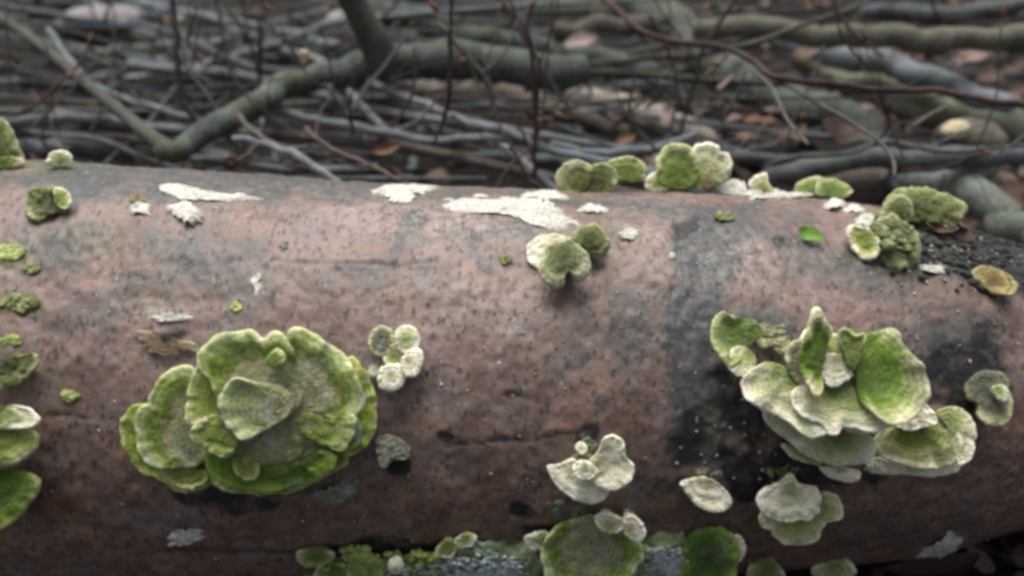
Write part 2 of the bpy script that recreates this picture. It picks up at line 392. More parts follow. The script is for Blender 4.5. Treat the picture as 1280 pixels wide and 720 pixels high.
    V = P.reshape(-1, 3)
    F = grid_faces(len(xs), nv)
    at = dict(crack=crack.ravel(), grey=grey.ravel(), dark=dark.ravel(), moss=moss.ravel(), pale=pale.ravel(), damp_shade=damp_shade.ravel(), arc=Q.reshape(-1, 3))
    # closed sawn ends
    ends = []
    for r0, x in ((0, xs[0]), (len(xs)-1, xs[-1])):
        y, z, r = axis_at(np.array([x]))
        V = np.vstack([V, [x, y[0], z[0]]]); c = len(V)-1
        for k in range(nv):
            a, b_ = r0*nv+k, r0*nv+(k+1) % nv
            F.append((c, b_, a) if r0 == 0 else (c, a, b_))
    for k in list(at):
        pad = np.zeros((2,)+at[k].shape[1:]); at[k] = np.concatenate([at[k], pad])
    m, t, b = newmat('beech_bark', .5, .4)
    v = attr(t, 'arc', 'Vector')
    n1 = noise(t, 22, 5, .62, v); n2 = noise(t, 120, 5, .65, v); n3 = noise(t, 48, 4, .6, v)
    c = ramp(t, [(.32, (.115, .067, .05)), (.44, (.165, .105, .083)), (.52, (.22, .147, .121)), (.6, (.265, .188, .16)), (.74, (.325, .265, .24))], math_(t, 'ADD', math_(t, 'MULTIPLY', n1, .6), math_(t, 'MULTIPLY', n2, .4)))
    c = mix(t, math_(t, 'MULTIPLY', attr(t, 'damp_shade'), bw(t, .38, .6, n1)), c, ramp(t, [(.35, (.085, .04, .026)), (.6, (.175, .086, .054)), (.75, (.25, .13, .084))], n2))  # wet bark tone, darkened to carry the painted lower shade
    # cool grey algae film in drifting patches
    c = mix(t, math_(t, 'MULTIPLY', bw(t, .48, .64, n3), .38), c, ramp(t, [(.35, (.105, .1, .102)), (.65, (.23, .217, .22))], n2))
    c = mix(t, math_(t, 'MULTIPLY', bw(t, .56, .68, noise(t, 36, 4, .6, mapping(t, v, (1, 1.3, 1)))), .45), c, (.33, .19, .11))
    g = math_(t, 'MULTIPLY', attr(t, 'grey'), bw(t, .2, .48, n2))
    c = mix(t, g, c, ramp(t, [(.35, (.035, .039, .037)), (.6, (.078, .085, .08)), (.75, (.14, .147, .138))], noise(t, 300, 4, .7, v)))
    pl = math_(t, 'MULTIPLY', attr(t, 'pale'), bw(t, .45, .6, noise(t, 220, 4, .7, v)))
    c = mix(t, pl, c, (.5, .46, .4))
    # lenticels: short dark dashes set across the grain
    def dots(sc3, thr, amt, c, rand=1.0):
        vo = t.nodes.new('ShaderNodeTexVoronoi'); vo.inputs['Scale'].default_value = 1; vo.inputs['Randomness'].default_value = rand
        dv = t.nodes.new('ShaderNodeVectorMath'); dv.operation = 'ADD'
        nz = t.nodes.new('ShaderNodeTexNoise'); nz.inputs['Scale'].default_value = 2.2; nz.inputs['Detail'].default_value = 3
        mp = mapping(t, v, sc3); t.links.new(mp, nz.inputs['Vector'])
        sc_ = t.nodes.new('ShaderNodeVectorMath'); sc_.operation = 'SCALE'; sc_.inputs['Scale'].default_value = .55
        t.links.new(nz.outputs['Color'], sc_.inputs[0]); t.links.new(mp, dv.inputs[0]); t.links.new(sc_.outputs[0], dv.inputs[1])
        t.links.new(dv.outputs[0], vo.inputs['Vector'])
        sep = t.nodes.new('ShaderNodeSeparateColor'); t.links.new(vo.outputs['Color'], sep.inputs[0])
        lim = math_(t, 'MULTIPLY', sep.outputs[0], thr)
        f = math_(t, 'SUBTRACT', lim, vo.outputs['Distance'])
        f = bw(t, 0, .14, f)
        f = math_(t, 'MULTIPLY', f, math_(t, 'MULTIPLY', bw(t, .28, .52, noise(t, 70, 3, .6, v)), amt))
        return mix(t, f, c, (.05, .046, .045)), f
    c, f1 = dots((480, 230, 200), .5, .75, c)
    c, f2 = dots((250, 110, 100), .36, .75, c)
    c = mix(t, math_(t, 'MULTIPLY', bw(t, .53, .62, noise(t, 260, 4, .68, v)), .65), c, (.075, .068, .066))
    c = mix(t, math_(t, 'MULTIPLY', bw(t, .64, .7, noise(t, 330, 3, .6, mapping(t, v, (1, .8, 1)))), .5), c, (.36, .33, .29))
    mo = math_(t, 'MULTIPLY', attr(t, 'moss'), bw(t, .42, .58, noise(t, 330, 4, .7, v)))
    c = mix(t, mo, c, (.1, .115, .03))
    c = mix(t, math_(t, 'MULTIPLY', attr(t, 'dark'), bw(t, .25, .5, n2)), c, (.018, .018, .019))
    c = mix(t, math_(t, 'MULTIPLY', attr(t, 'crack'), .8), c, (.03, .026, .026))
    t.links.new(c, b.inputs['Base Color'])
    rg = t.nodes.new('ShaderNodeMapRange'); rg.inputs['To Min'].default_value = .38; rg.inputs['To Max'].default_value = .68
    t.links.new(n2, rg.inputs['Value']); t.links.new(rg.outputs[0], b.inputs['Roughness'])
    h = math_(t, 'SUBTRACT', math_(t, 'ADD', n2, math_(t, 'MULTIPLY', noise(t, 500, 3, .6, v), .5)), math_(t, 'ADD', f1, f2))
    bump(t, b, h, .38, .0009)
    y, z, r = axis_at(np.array([0.]))
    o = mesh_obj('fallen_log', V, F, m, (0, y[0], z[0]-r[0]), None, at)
    tag(o, 'thick fallen beech log with smooth pinkish grey bark across the foreground', 'log')
build_log()

# ------------------------------------------------------------------ bracket fungi and crusts on the log
LOBE_SEED = [100]
def lobe(parent, o, c, mat, h=8, w=(1, .25, 0), t=2.2, dome=0, ridge=.5, ripple=.5, rim=0.0, base=None, name='cap', scal=.035, n=84, rough=.35, label=None, kind=None, onlog=False, root=None):
    """one cap: outline o round the attachment c (both read as photo pixels), laid out on its own plane standing off the log
    by h mm, with relief, a rounded lip t mm thick and an underside that runs back into the wood"""
    LOBE_SEED[0] += 1; sd_ = LOBE_SEED[0]
    q = catmull(o, True, n)
    ang = np.arctan2(q[:, 1]-c[1], q[:, 0]-c[0])
    ring = np.stack([np.cos(ang), np.sin(ang), 0*ang], -1)
    cc = np.array(c, float)
    if onlog: k0 = .8*scal*fbm(ring*7+sd_, sd_+9, 5)
    else: k0 = .012*vnoise(ring*13, sd_+11)
    k = 1 + k0 + scal*fbm(ring*3.2+sd_, sd_, 3) + scal*.6*vnoise(ring*7, sd_) - scal*1.6*np.clip(vnoise(ring*4.5+3, sd_+2)-.35, 0, 1)
    q = cc + (q-cc)*k[:, None]
    A, Nn = hit(*(base or c))
    vd = -nrm(ray(*(np.array(x, float) for x in (c[0], c[1]))))
    pn = nrm(w[0]*Nn + w[1]*vd + w[2]*np.array([0, 0, 1]))
    A0 = A + Nn*h*.001
    nr = 18
    s = np.linspace(.02, 1, nr)**.9
    G = cc + s[:, None, None]*(q-cc)[None]
    if onlog:
        pts = np.zeros((nr, n, 3)); nn = np.zeros((nr, n, 3))
        for i in range(nr):
            for j in range(n):
                pts[i, j], nn[i, j] = hit(G[i, j, 0], G[i, j, 1])
    else:
        D = ray(G[..., 0], G[..., 1])
        tt = ((A0-CAM)@pn)/(D@pn)
        pts = CAM + D*tt[..., None]; nn = np.broadcast_to(pn, pts.shape)
    dq = np.linalg.norm(q-cc, axis=1); far = dq/np.percentile(dq, 85)
    wide = .4 + .6*smooth(.35, .75, far)
    S = s[:, None]*wide[None]
    mm = float(np.mean(dq))*.38                      # mean reach in mm
    if not onlog: t *= .68
    if mm < 8: ridge *= mm/14; ripple *= mm/8; rough *= max(.3, mm/9); t = min(t, mm*.55); dome += mm*.05
    aa = np.broadcast_to(ang, (nr, n))
    RV = np.stack([np.cos(aa), np.sin(aa), S*.15], -1)
    f1 = fbm(np.stack([np.cos(aa)*2, np.sin(aa)*2, S*3], -1)+sd_, sd_, 2)
    rel = dome*(1-S**2) + ridge*np.sin(S*15+2.2*f1+sd_)*np.minimum(1, S*1.6)*.6 + ripple*S**2*vnoise(np.stack([np.cos(aa)*3.5, np.sin(aa)*3.5, 0*S], -1)+sd_, sd_+5)
    crimp = min(1.0, mm/16)
    rel = rel + crimp*.75*smooth(.6, 1, S)*vnoise(np.stack([np.cos(aa)*8, np.sin(aa)*8, 0*S], -1)+sd_, sd_+7) + .16*np.sin(S*46+3*f1)*min(1, mm/10)
    rel = rel + rim*smooth(.55, 1, S) + rough*fbm(pts*420+sd_, sd_, 3) + rough*1.3*fbm(pts*130+sd_, sd_+3, 2)
    if onlog: rel = rel*(1-S**4) + h*(1-S**5) - .25
    top = pts + nn*(rel*.001)[..., None]
    rows = [top]; sv = [S]; un = [np.zeros((nr, n))]; rv = [RV]
    te = t*.001
    if not onlog:
        # lip, then underside back to the attachment
        last = top[-1]; out = nrm(top[-1]-top[-3])
        for f in (.25, .5, .75):
            a = math.pi*f
            rows.append((last + out*te*.45*math.sin(a) - pn*te*.5*(1-math.cos(a)))[None]); sv.append(wide[None]); un.append(np.full((1, n), 0.0)); rv.append(RV[-1:])
        ctr = top[0].mean(0)
        deep = (h+6)*.001 if root is None else root*.001
        for f in (1, .85, .65, .45, .25, .08):
            i = min(nr-1, max(0, int(round((f*nr)-1))))
            sfac = s[i] if f < 1 else 1
            dep = te + (deep-te)*(1-f)**1.4
            base_row = top[0].mean(0) + (pts[-1]-ctr)*f
            rows.append((base_row - pn*dep - pn*0 + (pn*(rel[-1]*.001*f)[:, None]))[None]); sv.append(np.full((1, n), .9)); un.append(np.full((1, n), 1.0)); rv.append(RV[-1:])
    Vv = np.concatenate(rows).reshape(-1, 3)
    nrows = sum(len(r) for r in rows)
    F = grid_faces(nrows, n)
    # close middle(s)
    Vv = np.vstack([Vv, top[0].mean(0), (rows[-1][-1]).mean(0)]); L = len(Vv)
    for j in range(n):
        F.append((L-2, (j+1) % n, j))
        if not onlog: F.append((L-1, (nrows-1)*n+j, (nrows-1)*n+(j+1) % n))
    F = [f[::-1] for f in F]
    at = dict(s=np.append(np.concatenate(sv).ravel(), [0, .9]), under=np.append(np.concatenate(un).ravel(), [0, 1]),
              ruv=np.vstack([np.concatenate(rv).reshape(-1, 3)*5+sd_, [[5+sd_]*3]*2]))
    org = np.array(parent.location) if parent else A
    ob = mesh_obj(name, Vv, F, FM[mat], org, parent, at)
    if label: ob['label'] = label
    if kind: ob['kind'] = kind
    return ob
def ico_lumps(name, pts, mat, parent, org=None, kind='stuff', flat=.45):
    """rough little grains joined in one mesh: pts = (position, normal, radius)"""
    # each grain is a rough flattened crumb
    t_ = (1+5**.5)/2
    iv = nrm(np.array([(-1, t_, 0), (1, t_, 0), (-1, -t_, 0), (1, -t_, 0), (0, -1, t_), (0, 1, t_), (0, -1, -t_), (0, 1, -t_), (t_, 0, -1), (t_, 0, 1), (-t_, 0, -1), (-t_, 0, 1)], float))
    iF = [(0, 11, 5), (0, 5, 1), (0, 1, 7), (0, 7, 10), (0, 10, 11), (1, 5, 9), (5, 11, 4), (11, 10, 2), (10, 7, 6), (7, 1, 8), (3, 9, 4), (3, 4, 2), (3, 2, 6), (3, 6, 8), (3, 8, 9), (4, 9, 5), (2, 4, 11), (6, 2, 10), (8, 6, 7), (9, 8, 1)]
    # one subdivision
    V = [tuple(v) for v in iv]; cache = {}; F2 = []
    def mid(a, b):
        k = (min(a, b), max(a, b))
        if k not in cache:
            V.append(tuple(nrm(np.array(V[a])+np.array(V[b])))); cache[k] = len(V)-1
        return cache[k]
    for a, b, c in iF:
        d, e, f = mid(a, b), mid(b, c), mid(c, a); F2 += [(a, d, f), (d, b, e), (f, e, c), (d, e, f)]
    U = np.array(V)
    VV, FF, SS = [], [], []
    for k, (p, nn, r) in enumerate(pts):
        d = U*(1+.35*vnoise(U*1.7+k*3.1, k)[:, None]+.15*vnoise(U*4+k, k+9)[:, None])
        sc3 = np.array([rnd.uniform(.8, 1.4), rnd.uniform(.7, 1.2), rnd.uniform(.6, 1.0)])
        off = len(VV)*len(U)
        d = d*sc3; nn = np.array(nn); d = d - flat*np.outer(d@nn, nn)
        VV.append(np.array(p) + d*r); SS.append(np.clip((U@np.array(nn))*.5+.5, 0, 1)*.6+.3)
        FF += [tuple(i+off for i in f) for f in F2]
    VV = np.vstack(VV); SS = np.concatenate(SS)
    o = mesh_obj(name, VV, FF, FM[mat] if isinstance(mat, str) else mat, np.array(parent.location) if parent else (org if org is not None else pts[0][0]), parent, dict(s=SS, under=0*SS, ruv=VV*300))
    if kind: o['kind'] = kind
    return o
def lumps(parent, name, boxes, mat, n, r, lift=0.0, kind='stuff', flat=.1):
    """grains over ellipses (cx, cy, rx, ry) in photo pixels, sitting on the log (or lifted onto a cap)"""
    pts = []
    for k in range(n):
        cx, cy, rx, ry = boxes[k % len(boxes)]
        a, q = rnd.uniform(0, 6.28), math.sqrt(rnd.random())
        p, nn = hit(cx+rx*q*math.cos(a), cy+ry*q*math.sin(a))
        pts.append((p+nn*lift*.001, nn, r*.001*rnd.uniform(.5, 1.4)))
    return ico_lumps(name, pts, mat, parent, kind=kind, flat=flat)
def fungus(name, label, cat, at, lobes, group=None):
    p, nn = hit(*at)
    e = thing(name, label, cat, p, group)
    for L in lobes:
        lobe(e, **L)
    return e
def K(x0, y0, s): return lambda pts: [(x0+x/s, y0+y/s) for x, y in pts]
k2 = K(140, 390, 2.881); k3 = K(340, 600, 4.0); k4 = K(620, 530, 3.765); k5 = K(860, 370, 3.0); k6 = K(860, 560, 3.048); k1 = K(0, 400, 2.25); kt = K(420, 200, 2.977)
kl = K(0, 200, 2.977); kr = K(850, 200, 2.977); km = K(420, 0, 2.977)
def c1(k, p): return k([p])[0]

# the large rosette
ro = fungus('fungus_rosette', 'large round green zoned bracket rosette with grey tan middle on lower left of the log', 'fungus', (310, 515), [
    dict(o=k2([(850, 165), (900, 195), (935, 270), (947, 350), (940, 430), (905, 490), (850, 520), (790, 510), (740, 400), (790, 250)]), c=c1(k2, (745, 350)), mat='deep', h=7, t=2.5, base=c1(k2, (620, 380))),
    dict(o=k2([(350, 590), (400, 635), (500, 655), (600, 655), (700, 625), (790, 575), (840, 530), (800, 440), (650, 400), (500, 440), (400, 520)]), c=c1(k2, (600, 470)), mat='deep', h=6, t=3, base=c1(k2, (600, 400))),
    dict(o=k2([(110, 335), (62, 350), (28, 400), (35, 455), (58, 500), (80, 555), (115, 585), (150, 588), (180, 610), (230, 640), (285, 645), (335, 630), (360, 590), (350, 500), (280, 400), (180, 340)]), c=c1(k2, (290, 450)), mat='deep', h=6, t=2.6, base=c1(k2, (290, 430))),
    dict(o=k2([(300, 210), (250, 205), (200, 225), (160, 265), (135, 315), (140, 328), (105, 345), (90, 410), (100, 480), (130, 540), (180, 557), (250, 555), (310, 550), (345, 480), (330, 380), (320, 280)]), c=c1(k2, (310, 440)), mat='zoned', h=11, t=3, rim=1.5, base=c1(k2, (310, 430))),
    dict(o=k2([(660, 330), (800, 310), (880, 380), (890, 440), (830, 530), (760, 585), (660, 622), (540, 640), (440, 632), (375, 605), (335, 560), (335, 500), (420, 420), (560, 360)]), c=c1(k2, (620, 400)), mat='tan', h=13, t=3, dome=2, rough=.7, base=c1(k2, (600, 400))),
    dict(o=k2([(385, 240), (325, 190), (288, 260), (273, 340), (277, 398), (315, 402), (372, 378), (440, 350), (470, 280)]), c=c1(k2, (440, 320)), mat='lime', h=16, t=3, rim=1.2, base=c1(k2, (560, 380))),
    dict(o=k2([(400, 330), (365, 250), (322, 200), (325, 150), (375, 95), (440, 74), (505, 75), (543, 100), (580, 74), (622, 92), (660, 170), (680, 300), (640, 370), (500, 380)]), c=c1(k2, (590, 330)), mat='zoned', h=18, t=3.2, rim=2, base=c1(k2, (600, 390)), rough=.6),
    dict(o=k2([(626, 118), (636, 78), (660, 66), (710, 75), (765, 105), (820, 150), (860, 200), (886, 260), (892, 330), (850, 390), (760, 380), (670, 370), (600, 320), (612, 200)]), c=c1(k2, (650, 330)), mat='zoned', h=17, t=3.2, rim=1.0, base=c1(k2, (620, 390)), rough=.8),
    dict(o=k2([(700, 370), (790, 400), (845, 372), (872, 380), (874, 410), (858, 455), (828, 497), (790, 490), (730, 460), (680, 420)]), c=c1(k2, (700, 400)), mat='lime', h=19, t=3, base=c1(k2, (620, 390))),
    dict(o=k2([(690, 520), (750, 500), (795, 520), (800, 550), (775, 580), (730, 588), (700, 565), (670, 550)]), c=c1(k2, (690, 520)), mat='deep', h=18, t=3, base=c1(k2, (640, 440))),
    dict(o=k2([(440, 540), (470, 520), (500, 520), (525, 560), (515, 595), (480, 602), (450, 580)]), c=c1(k2, (480, 535)), mat='lime', h=17, t=2.5, base=c1(k2, (560, 440))),
    dict(o=k2([(630, 330), (800, 305), (812, 350), (790, 420), (740, 470), (660, 520), (580, 545), (500, 545), (480, 500), (540, 440), (600, 390)]), c=c1(k2, (640, 380)), mat='patch', h=16, t=1.5, dome=1, rough=.9, base=c1(k2, (620, 390))),
    dict(o=k2([(398, 310), (425, 260), (462, 240), (530, 262), (610, 285), (640, 330), (620, 375), (570, 410), (530, 435), (492, 452), (450, 440), (420, 400), (400, 350)]), c=c1(k2, (600, 340)), mat='cup', h=24, t=4.5, dome=-1, rim=1.5, base=c1(k2, (600, 380))),
    dict(o=k2([(287, 428), (330, 390), (378, 376), (415, 410), (450, 452), (440, 495), (403, 517), (345, 492), (300, 470)]), c=c1(k2, (430, 420)), mat='lime', h=23, t=3.5, base=c1(k2, (540, 400))),
    dict(o=k2([(555, 180), (575, 150), (595, 140), (615, 160), (608, 185), (580, 192)]), c=c1(k2, (575, 180)), mat='lime', h=24, t=3.5, base=c1(k2, (600, 380))),
])
def cap_grains(e, spots, mat, n, r, off):
    p0 = np.array(e.location); pts = []
    for i in range(n):
        x, y, rx, ry = spots[i % len(spots)]
        a, q = rnd.uniform(0, 6.28), math.sqrt(rnd.random())
        xx, yy = x+rx*q*math.cos(a), y+ry*q*math.sin(a)
        D = ray(xx, yy); nn = hit(x, y)[1]; A = hit(x, y)[0] + nn*off*.001
        pts.append((CAM + D*(((A-CAM)@nn)/(D@nn)), nn, r*.001*rnd.uniform(.5, 1.4)))
    return ico_lumps('grain', pts, mat, e, flat=.6)

for o_, c_ in (([(380, 610), (420, 600), (480, 612), (520, 630), (500, 650), (440, 648), (395, 635)], (460, 605)), ([(530, 625), (590, 610), (650, 600), (690, 605), (660, 635), (590, 650), (540, 648)], (610, 605)), ([(180, 565), (230, 555), (290, 560), (340, 580), (325, 615), (270, 632), (210, 612)], (270, 560))):
    lobe(ro, o=k2(o_), c=c1(k2, c_), mat='lime', h=9, t=2.4, base=c1(k2, (560, 480) if c_[0] > 400 else (290, 460)), scal=.07)
# the right-hand shelf cluster
sh = (1, .1, .35)
rc = fungus('bracket_cluster', 'big tiered bracket cluster with upright green cup and pale shelves on right of the log', 'fungus', (1040, 500), [
    dict(o=k5([(500, 640), (560, 650), (620, 650), (645, 665), (625, 695), (575, 690), (525, 672)]), c=c1(k5, (570, 645)), mat='cream', h=6, w=sh, base=c1(k5, (570, 640)), label='pinkish cream hanging tip below the shelves'),
    dict(o=k5([(680, 610), (760, 625), (850, 640), (940, 640), (1012, 625), (1002, 655), (920, 677), (840, 667), (735, 667), (690, 655)]), c=c1(k5, (850, 600)), mat='cream', h=8, w=sh, t=2.5, base=c1(k5, (850, 600))),
    dict(o=k5([(355, 555), (400, 560), (470, 590), (500, 628), (430, 618), (380, 592)]), c=c1(k5, (470, 570)), mat='olive', h=7, w=sh, base=c1(k5, (480, 560))),
    dict(o=k5([(280, 435), (340, 420), (450, 480), (560, 490), (650, 505), (700, 540), (708, 580), (682, 622), (600, 632), (520, 622), (440, 592), (360, 525)]), c=c1(k5, (560, 510)), mat='pale', h=13, w=sh, t=3, ripple=2, scal=.05, base=c1(k5, (560, 500))),
    dict(o=k5([(690, 550), (720, 510), (800, 470), (880, 470), (960, 470), (1010, 520), (1022, 570), (1000, 622), (940, 642), (840, 637), (760, 612), (712, 588)]), c=c1(k5, (860, 490)), mat='olive', h=14, w=sh, t=3, ripple=2, scal=.05, base=c1(k5, (860, 480))),
    dict(o=k5([(940, 450), (955, 430), (1000, 420), (1050, 445), (1077, 500), (1077, 560), (1052, 610), (1012, 626), (1020, 560), (980, 500)]), c=c1(k5, (965, 480)), mat='pale', h=17, w=sh, t=3, base=c1(k5, (930, 480))),
    dict(o=k5([(780, 480), (840, 430), (885, 408), (922, 440), (930, 475), (870, 492), (830, 502)]), c=c1(k5, (850, 440)), mat='cream', h=18, w=sh, t=2, base=c1(k5, (850, 440)), label='white lower rim showing beside the blue stain'),
    dict(o=k5([(213, 325), (240, 280), (310, 250), (400, 290), (470, 380), (500, 440), (525, 500), (470, 527), (430, 515), (380, 470), (330, 442), (270, 415), (228, 385)]), c=c1(k5, (390, 300)), mat='pale', h=18, w=sh, t=2.8, ripple=2, scal=.05, base=c1(k5, (420, 330))),
    dict(o=k5([(125, 70), (95, 110), (88, 170), (110, 218), (150, 262), (190, 250), (215, 200), (255, 160), (280, 140), (250, 95), (200, 88), (155, 82)]), c=c1(k5, (230, 160)), mat='green', h=12, w=(1, .3, .2), t=2.5, rim=3, base=c1(k5, (240, 170))),
    dict(o=k5([(150, 250), (170, 200), (210, 190), (250, 230), (245, 280), (215, 295), (185, 290)]), c=c1(k5, (235, 220)), mat='pale', h=13, w=sh, base=c1(k5, (240, 210))),
    dict(o=k5([(395, 390), (420, 340), (520, 320), (640, 350), (680, 400), (760, 440), (762, 470), (720, 492), (660, 503), (590, 482), (572, 492), (560, 520), (530, 512), (510, 480), (430, 442)]), c=c1(k5, (560, 350)), mat='pale', h=23, w=sh, t=2.8, ripple=2, scal=.05, base=c1(k5, (560, 330))),
    dict(o=k5([(588, 150), (610, 128), (655, 148), (700, 140), (752, 128), (775, 140), (808, 205), (862, 270), (892, 340), (886, 400), (842, 442), (785, 472), (740, 480), (680, 430), (640, 380), (625, 280)]), c=c1(k5, (635, 265)), mat='fan', h=26, w=(1, .2, .15), t=3, rim=3, ripple=2, base=c1(k5, (620, 300)), label='bright green folded fan with pale rim'),
    dict(o=k5([(560, 150), (590, 130), (625, 150), (660, 150), (650, 210), (625, 270), (595, 240)]), c=c1(k5, (620, 240)), mat='green', h=30, w=(1, .3, .1), t=3, rim=1.5, base=c1(k5, (610, 280))),
    dict(o=k5([(560, 400), (620, 395), (700, 440), (770, 455), (760, 485), (700, 508), (640, 510), (590, 490)]), c=c1(k5, (650, 410)), mat='pale', h=20, w=sh, t=2.5, ripple=1.5, base=c1(k5, (640, 400))),
    dict(o=k5([(430, 150), (480, 110), (560, 150), (620, 180), (660, 260), (640, 350), (560, 350), (460, 340), (420, 260)]), c=c1(k5, (540, 250)), mat='olive', h=18, w=sh, t=2.5, base=c1(k5, (540, 260))),
    dict(o=k5([(370, 210), (400, 170), (440, 170), (460, 250), (440, 330), (390, 290)]), c=c1(k5, (430, 260)), mat='grey', h=19, w=sh, base=c1(k5, (440, 280))),
    dict(o=k5([(462, 75), (474, 56), (492, 58), (503, 85), (516, 115), (535, 140), (522, 190), (505, 250), (500, 330), (482, 368), (460, 352), (436, 285), (432, 210), (448, 140)]), c=c1(k5, (498, 235)), mat='fan', h=29, w=(1, .5, -.1), t=5, rim=3, base=c1(k5, (520, 280)), label='narrow upright green blade with pale edge'),
])
for o_, c_ in (([(490, 250), (520, 222), (560, 220), (600, 240), (610, 275), (570, 285), (520, 280)], (550, 245)), ([(505, 285), (540, 262), (590, 262), (612, 290), (590, 312), (550, 318), (515, 312)], (560, 275)), ([(520, 315), (550, 300), (580, 312), (565, 332), (535, 334)], (550, 308))):
    lobe(rc, o=k5(o_), c=c1(k5, c_), mat='cream', h=26, w=sh, t=2.5, base=c1(k5, (540, 300)), scal=.09, root=30)
cap_grains(rc, [(860+320/3, 370+150/3, 22, 14), (860+345/3, 370+185/3, 18, 8)], 'grey', 50, 1.6, 5)

fungus('bracket_fungus', 'small dark grey cap with cream lip in a black stain at far right', 'fungus', (1238, 505), [
    dict(o=k5([(1060, 320), (1120, 285), (1180, 300), (1205, 370), (1212, 430), (1195, 470), (1150, 480), (1105, 470), (1085, 440), (1090, 400), (1050, 380)]), c=c1(k5, (1120, 350)), mat='grey', h=9, w=(1, .2, .3), t=3, rim=1),
    dict(o=k5([(1145, 345), (1180, 335), (1200, 360), (1190, 392), (1160, 380)]), c=c1(k5, (1160, 355)), mat='pale', h=14, w=(1, .2, .3), t=2, base=c1(k5, (1140, 350))),
])
e = fungus('bracket_fungus', 'cream bracket fungus of two folded caps near lower middle of the log', 'fungus', (735, 585), [
    dict(o=k4([(248, 208), (265, 195), (310, 190), (370, 170), (400, 220), (450, 270), (522, 300), (512, 340), (465, 370), (400, 362), (330, 322), (278, 270)]), c=c1(k4, (390, 210)), mat='cream', h=9, w=sh, t=3, base=c1(k4, (400, 200)), scal=.014),
    dict(o=k4([(500, 80), (520, 62), (552, 58), (590, 85), (600, 150), (637, 190), (632, 240), (600, 282), (552, 302), (490, 292), (450, 255), (440, 190), (480, 140)]), c=c1(k4, (480, 190)), mat='cream', h=12, w=(1, .2, .2), t=3.4, rim=1.5, scal=.014, base=c1(k4, (470, 190))),
    dict(o=k4([(370, 210), (385, 185), (420, 180), (460, 205), (468, 232), (432, 257), (385, 248)]), c=c1(k4, (420, 205)), mat='cream', h=15, w=sh, t=3, base=c1(k4, (440, 190))),
    dict(o=k4([(378, 110), (395, 90), (415, 95), (425, 120), (402, 138)]), c=c1(k4, (400, 115)), mat='cream', h=6, w=sh, t=2),
])
lumps(e, 'grain', [(735, 550, 10, 14), (728, 570, 8, 8)], 'lich', 26, 1.3)
e = fungus('bracket_fungus', 'single little white half moon bracket low on the log', 'fungus', (885, 612), [
    dict(o=k4([(880, 280), (892, 305), (920, 345), (970, 390), (1040, 407), (1092, 390), (1104, 358), (1075, 312), (1020, 268), (960, 258), (915, 266)]), c=c1(k4, (985, 275)), mat='cream', h=8, w=sh, t=3.6, scal=.015, base=c1(k4, (985, 270)))])
lumps(e, 'grain', [(882, 590, 10, 7), (896, 594, 5, 5)], 'lich', 12, 1.3)
e = fungus('bracket_fungus', 'pale cap overlapping a wider green scalloped cap at lower right of the log', 'fungus', (985, 625), [
    dict(o=k6([(275, 265), (300, 240), (400, 230), (470, 220), (500, 180), (522, 170), (562, 185), (587, 230), (577, 265), (525, 290), (482, 347), (430, 370), (370, 362), (332, 335), (320, 308), (288, 297)]), c=c1(k6, (420, 220)), mat='olive', h=9, w=sh, t=2.5, ripple=1.5),
    dict(o=k6([(270, 195), (295, 160), (350, 138), (395, 105), (420, 140), (482, 152), (502, 190), (497, 240), (460, 277), (425, 270), (390, 277), (340, 272), (288, 238)]), c=c1(k6, (395, 165)), mat='cream', h=14, w=sh, t=3.2),
])
lumps(e, 'grain', [(972, 595, 16, 9), (985, 588, 10, 7)], 'moss', 26, 1.5)
# bottom row
e = fungus('bracket_fungus', 'yellow rimmed round green cap with grey middle at bottom edge of the log', 'fungus', (735, 690), [
    dict(o=k4([(140, 550), (165, 525), (230, 515), (260, 545), (235, 585), (180, 590)]), c=c1(k4, (230, 550)), mat='pale', h=8, w=sh, t=3),
    dict(o=k4([(222, 620), (240, 530), (290, 480), (380, 460), (480, 440), (590, 460), (650, 520), (682, 590), (660, 660), (580, 740), (450, 790), (320, 780), (245, 720)]), c=c1(k4, (430, 560)), mat='zoned', h=12, w=(1, .3, .3), t=3.5, rim=1.2, rough=.9, base=c1(k4, (430, 560))),
    dict(o=k4([(470, 450), (500, 430), (560, 440), (600, 470), (560, 510), (500, 500)]), c=c1(k4, (530, 480)), mat='pale', h=17, w=sh, t=3),
    dict(o=k4([(600, 460), (640, 440), (680, 470), (700, 515), (680, 550), (640, 545), (610, 510)]), c=c1(k4, (630, 490)), mat='cream', h=17, w=sh, t=3),
])
lumps(e, 'grain', [(720, 645, 14, 10), (700, 638, 8, 10), (780, 645, 14, 6)], 'lich', 50, 1.6)
fungus('bracket_fungus', 'dark green moss covered cap with one cream lobe at bottom right of the row', 'fungus', (888, 690), [
    dict(o=k4([(880, 600), (920, 520), (980, 495), (1050, 490), (1110, 530), (1135, 610), (1130, 700), (1090, 790), (950, 800), (870, 740)]), c=c1(k4, (1000, 600)), mat='deep', h=10, w=(1, .3, .3), t=4, dome=4, rough=1.2),
    dict(o=k4([(1118, 545), (1145, 538), (1168, 580), (1165, 625), (1140, 655), (1115, 640)]), c=c1(k4, (1110, 600)), mat='cream', h=10, w=(1, .3, .2), t=3),
])
e = fungus('crust_fungus', 'lumpy blue grey crust between yellow rimmed cap and dark green cap', 'fungus', (825, 700), [
    dict(o=k4([(690, 600), (720, 530), (790, 500), (870, 520), (900, 600), (890, 720), (800, 780), (700, 740)]), c=c1(k4, (800, 620)), mat='blue', h=6, w=(1, .3, .2), t=4, dome=4, rough=1.8, ripple=1.5)])
lumps(e, 'grain', [(815, 675, 14, 8), (835, 690, 12, 12), (815, 705, 16, 12)], 'frost', 90, 1.0, 7, flat=.4)
